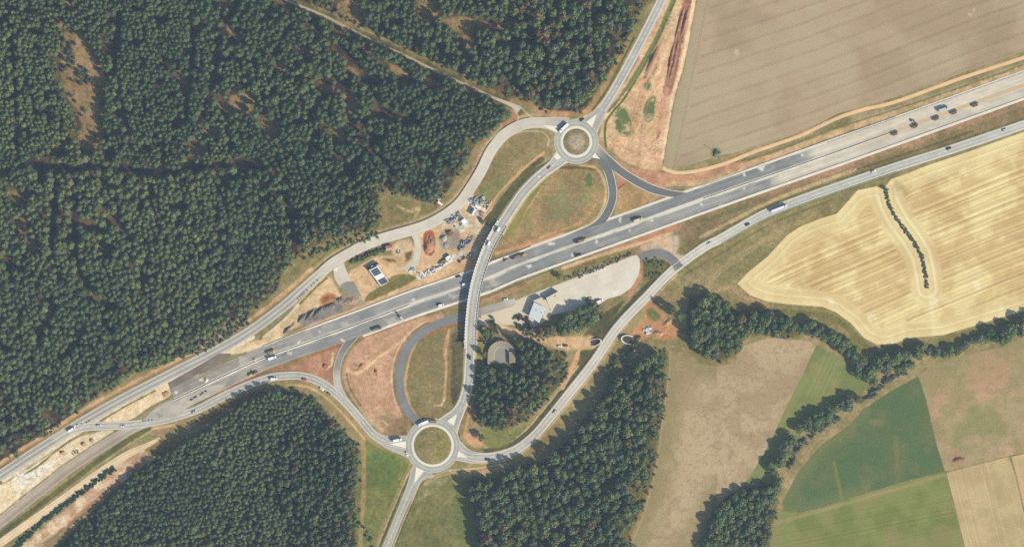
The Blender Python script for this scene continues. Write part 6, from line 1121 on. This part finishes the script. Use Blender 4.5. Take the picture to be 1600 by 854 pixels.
stack(726, 381, 38, 16, 3.2, 1.1, 1.2, BLU, 'blue and white pipe stack near the bridge shadow', sp=(15, 5), seed=6); stack(723, 376, 0, 3, 2.4, 1.6, 1.4, [(96, 100, 84)], 'small olive green crate stack beside the blue pipes', sp=(3, 2), seed=7); stack(737, 373, 45, 6, 2.4, .9, 1.2, BRN, 'short brown timber row right of the blue pipes', sp=(7, 2), seed=8)
stack(690, 414, 36, 22, 3.0, 1.3, 1.4, GW, 'long white and grey rubble and slab row by the motorway', sp=(22, 4), seed=9); stack(672, 424, 32, 14, 2.6, 1.2, 1.1, GW, 'white slab row at the south-west end of the rubble row', sp=(13, 4), seed=10); stack(726, 404, 28, 12, 2.4, 1.0, 1.3, [(100, 94, 88), (150, 140, 128), (222, 214, 200), (72, 70, 68)], 'dark and pale barrier stack close to the bridge shadow', sp=(13, 3), seed=11)
stack(648, 423, -20, 8, 2.6, 1.3, 1.0, GW, 'small white slab stack on the grass oval', sp=(8, 4), seed=12); stack(659, 432, -50, 6, 2.8, 1.3, 1.0, GW, 'small white slab stack beside the motorway edge', sp=(6, 3), seed=13); stack(735, 398, 60, 5, 2, .9, 1.2, BRN, 'brown crate stack next to the bridge shadow', sp=(6, 2), seed=14)
stack(623, 393, 10, 5, 1.8, 1.2, 1.0, GW, 'few pale crates beside the small red house', sp=(5, 4), seed=15); stack(1013, 516, 20, 9, 2.4, 1.4, 1.2, GW, 'white concrete blocks at the eastern culvert works', sp=(8, 6), seed=16); stack(909, 432, 18, 6, 2.2, .9, 1.0, [(236, 234, 228), (96, 92, 86)], 'white and dark objects on the yard edge, left of the row', sp=(5, 2), seed=17); stack(931, 424, 20, 10, 1.8, .9, 1.0, [(240, 238, 232), (222, 220, 214)], 'row of white concrete blocks along the top edge of the gravel yard', sp=(18, 2), seed=18)
stack(118, 707, 20, 6, 1.6, 1.0, 1.0, [(140, 120, 100), (190, 170, 150)], 'few dark crates on the sand beside the old road', sp=(7, 4), seed=19); stack(686, 311, 60, 3, 2, 1.2, .8, GW, 'white boards at the forest road lay-by', sp=(3, 2), seed=20)
stack(1420, 195, 0, 1, .1, .1, .1, GW, 'x') if False else None
# concrete blocks and barrels on the road
def block(x, y, ang, label, group, col=(96, 92, 88), name='barrier_block', L=1.9):
    m = MB(); m.prism([(-.4, 0), (.4, 0), (.28, .3), (.16, 1.0), (-.16, 1.0), (-.28, .3)], -L / 2, L / 2); o = m.build(name, plain('block', col, rough=.9)); o.location = (*wp(x, y), .12); o.rotation_euler.z = math.radians(ang); return tag(o, label, 'barrier', group)
for x, y in ((496, 438), (491, 442.5), (487, 446.5), (480, 453.5), (475.5, 457), (473.5, 459.5), (471, 461.5), (469, 464), (466.5, 467.5)): block(x, y, 40, 'dark concrete block in the line down the middle of the old road', 'dark blocks on the old road', L=1.8)
for x, y in ((300, 623.5), (304, 621), (306.5, 619.5), (314, 616), (317, 613.5), (322, 611), (299, 624.5)): block(x, y, -60, 'dark block in the short line beside the western south carriageway', 'dark blocks beside the western carriageway', (70, 66, 62))
for x, y in ((121, 663), (128, 662), (136, 660), (140, 657), (228, 657), (233, 656), (238, 655.5), (224, 657)): block(x, y, -70, 'small barrier block marking the temporary road diversion in the west', 'blocks marking the diversion', (120, 112, 100), L=1.2)
def pole(x, y, label, h=10.5):
    r = empty('utility_pole', x, y, 0, .6); tag(r, label, 'pole')
    m = MB(); m.cyl((0, 0, 0), (0, 0, h), .24, .16, n=8); m.build('pole', plain('pole_wood', (120, 104, 88), rough=.9), r); m = MB(); m.box(-.9, .9, -.1, .1, h - .6, h - .4); m.build('crossarm', plain('pole_wood', (120, 104, 88), rough=.9), r)
    for s in (-.8, 0, .8): m = MB(); m.cyl((s, 0, h - .4), (s, 0, h - .1), .08, n=6); m.build('insulator', M_CONC2, r)
pole(1119, 239.5, 'wooden utility pole in the lower edge of the crop field'); pole(1094, 358, 'wooden utility pole on the waste strip between motorway and east road'); pole(1082, 425.5, 'wooden utility pole on the waste ground south of the east road')
hedge('scrub_patch', [(1114, 241), (1118, 238.5), (1122, 237)], 5, 1.5, 1.6, 15, 'small dark bush at the foot of the pole in the crop field', 3, GREYG, 'bush')
# ================================================================== LIGHT, AIR, CAMERA
sx, sy, el = 0.82, -0.57, math.radians(36)
sv = Vector((sx / math.hypot(sx, sy) * math.cos(el), sy / math.hypot(sx, sy) * math.cos(el), math.sin(el)))
sun = bpy.data.lights.new('sun', 'SUN'); sun.energy = 4.4; sun.angle = math.radians(.5); sun.color = (1.0, .94, .83)
so = bpy.data.objects.new('sun', sun); COL.objects.link(so); so.rotation_euler = (-sv).to_track_quat('-Z', 'Y').to_euler(); so.location = (0, 0, 200)
w = bpy.data.worlds.new('World'); scene.world = w; w.use_nodes = True; nt = w.node_tree; sk = nt.nodes.new('ShaderNodeTexSky'); sk.sky_type = 'NISHITA'; sk.sun_disc = False; sk.sun_elevation = el; sk.sun_rotation = math.atan2(sx, sy)
nt.links.new(sk.outputs[0], nt.nodes['Background'].inputs[0]); nt.nodes['Background'].inputs[1].default_value = .10
CAMZ = 3500.0
cam = bpy.data.cameras.new('camera'); cam.sensor_width = 36; cam.lens = 36 * CAMZ / (1600 * S); cam.clip_start = 5; cam.clip_end = 9000
co = bpy.data.objects.new('camera', cam); COL.objects.link(co); co.location = (0, 0, CAMZ); scene.camera = co
if HAZE_D > 0:
    m = MB(); m.box(-3300, 3300, -3300, 3300, -1.2, CAMZ + 20); hz = m.mesh('haze'); hm = bpy.data.materials.new('haze'); hm.use_nodes = True; n = hm.node_tree; n.nodes.remove(n.nodes['Principled BSDF']); pv = n.nodes.new('ShaderNodeVolumePrincipled'); pv.inputs['Color'].default_value = (.54, .73, .95, 1); pv.inputs['Density'].default_value = HAZE_D; n.links.new(pv.outputs[0], n.nodes['Material Output'].inputs['Volume'])
    tag(link('haze', hz, hm), kind='stuff')
scene.view_settings.view_transform = 'Standard'; scene.view_settings.look = 'None'; scene.view_settings.gamma = 1; scene.view_settings.exposure = EXPO; scene.view_settings.use_curve_mapping = False
scene.cycles.max_bounces = 5; scene.cycles.diffuse_bounces = 3; scene.cycles.volume_bounces = 0; scene.cycles.transparent_max_bounces = 4
scene.cycles.use_denoising = False; scene.cycles.denoiser = 'OPENIMAGEDENOISE'
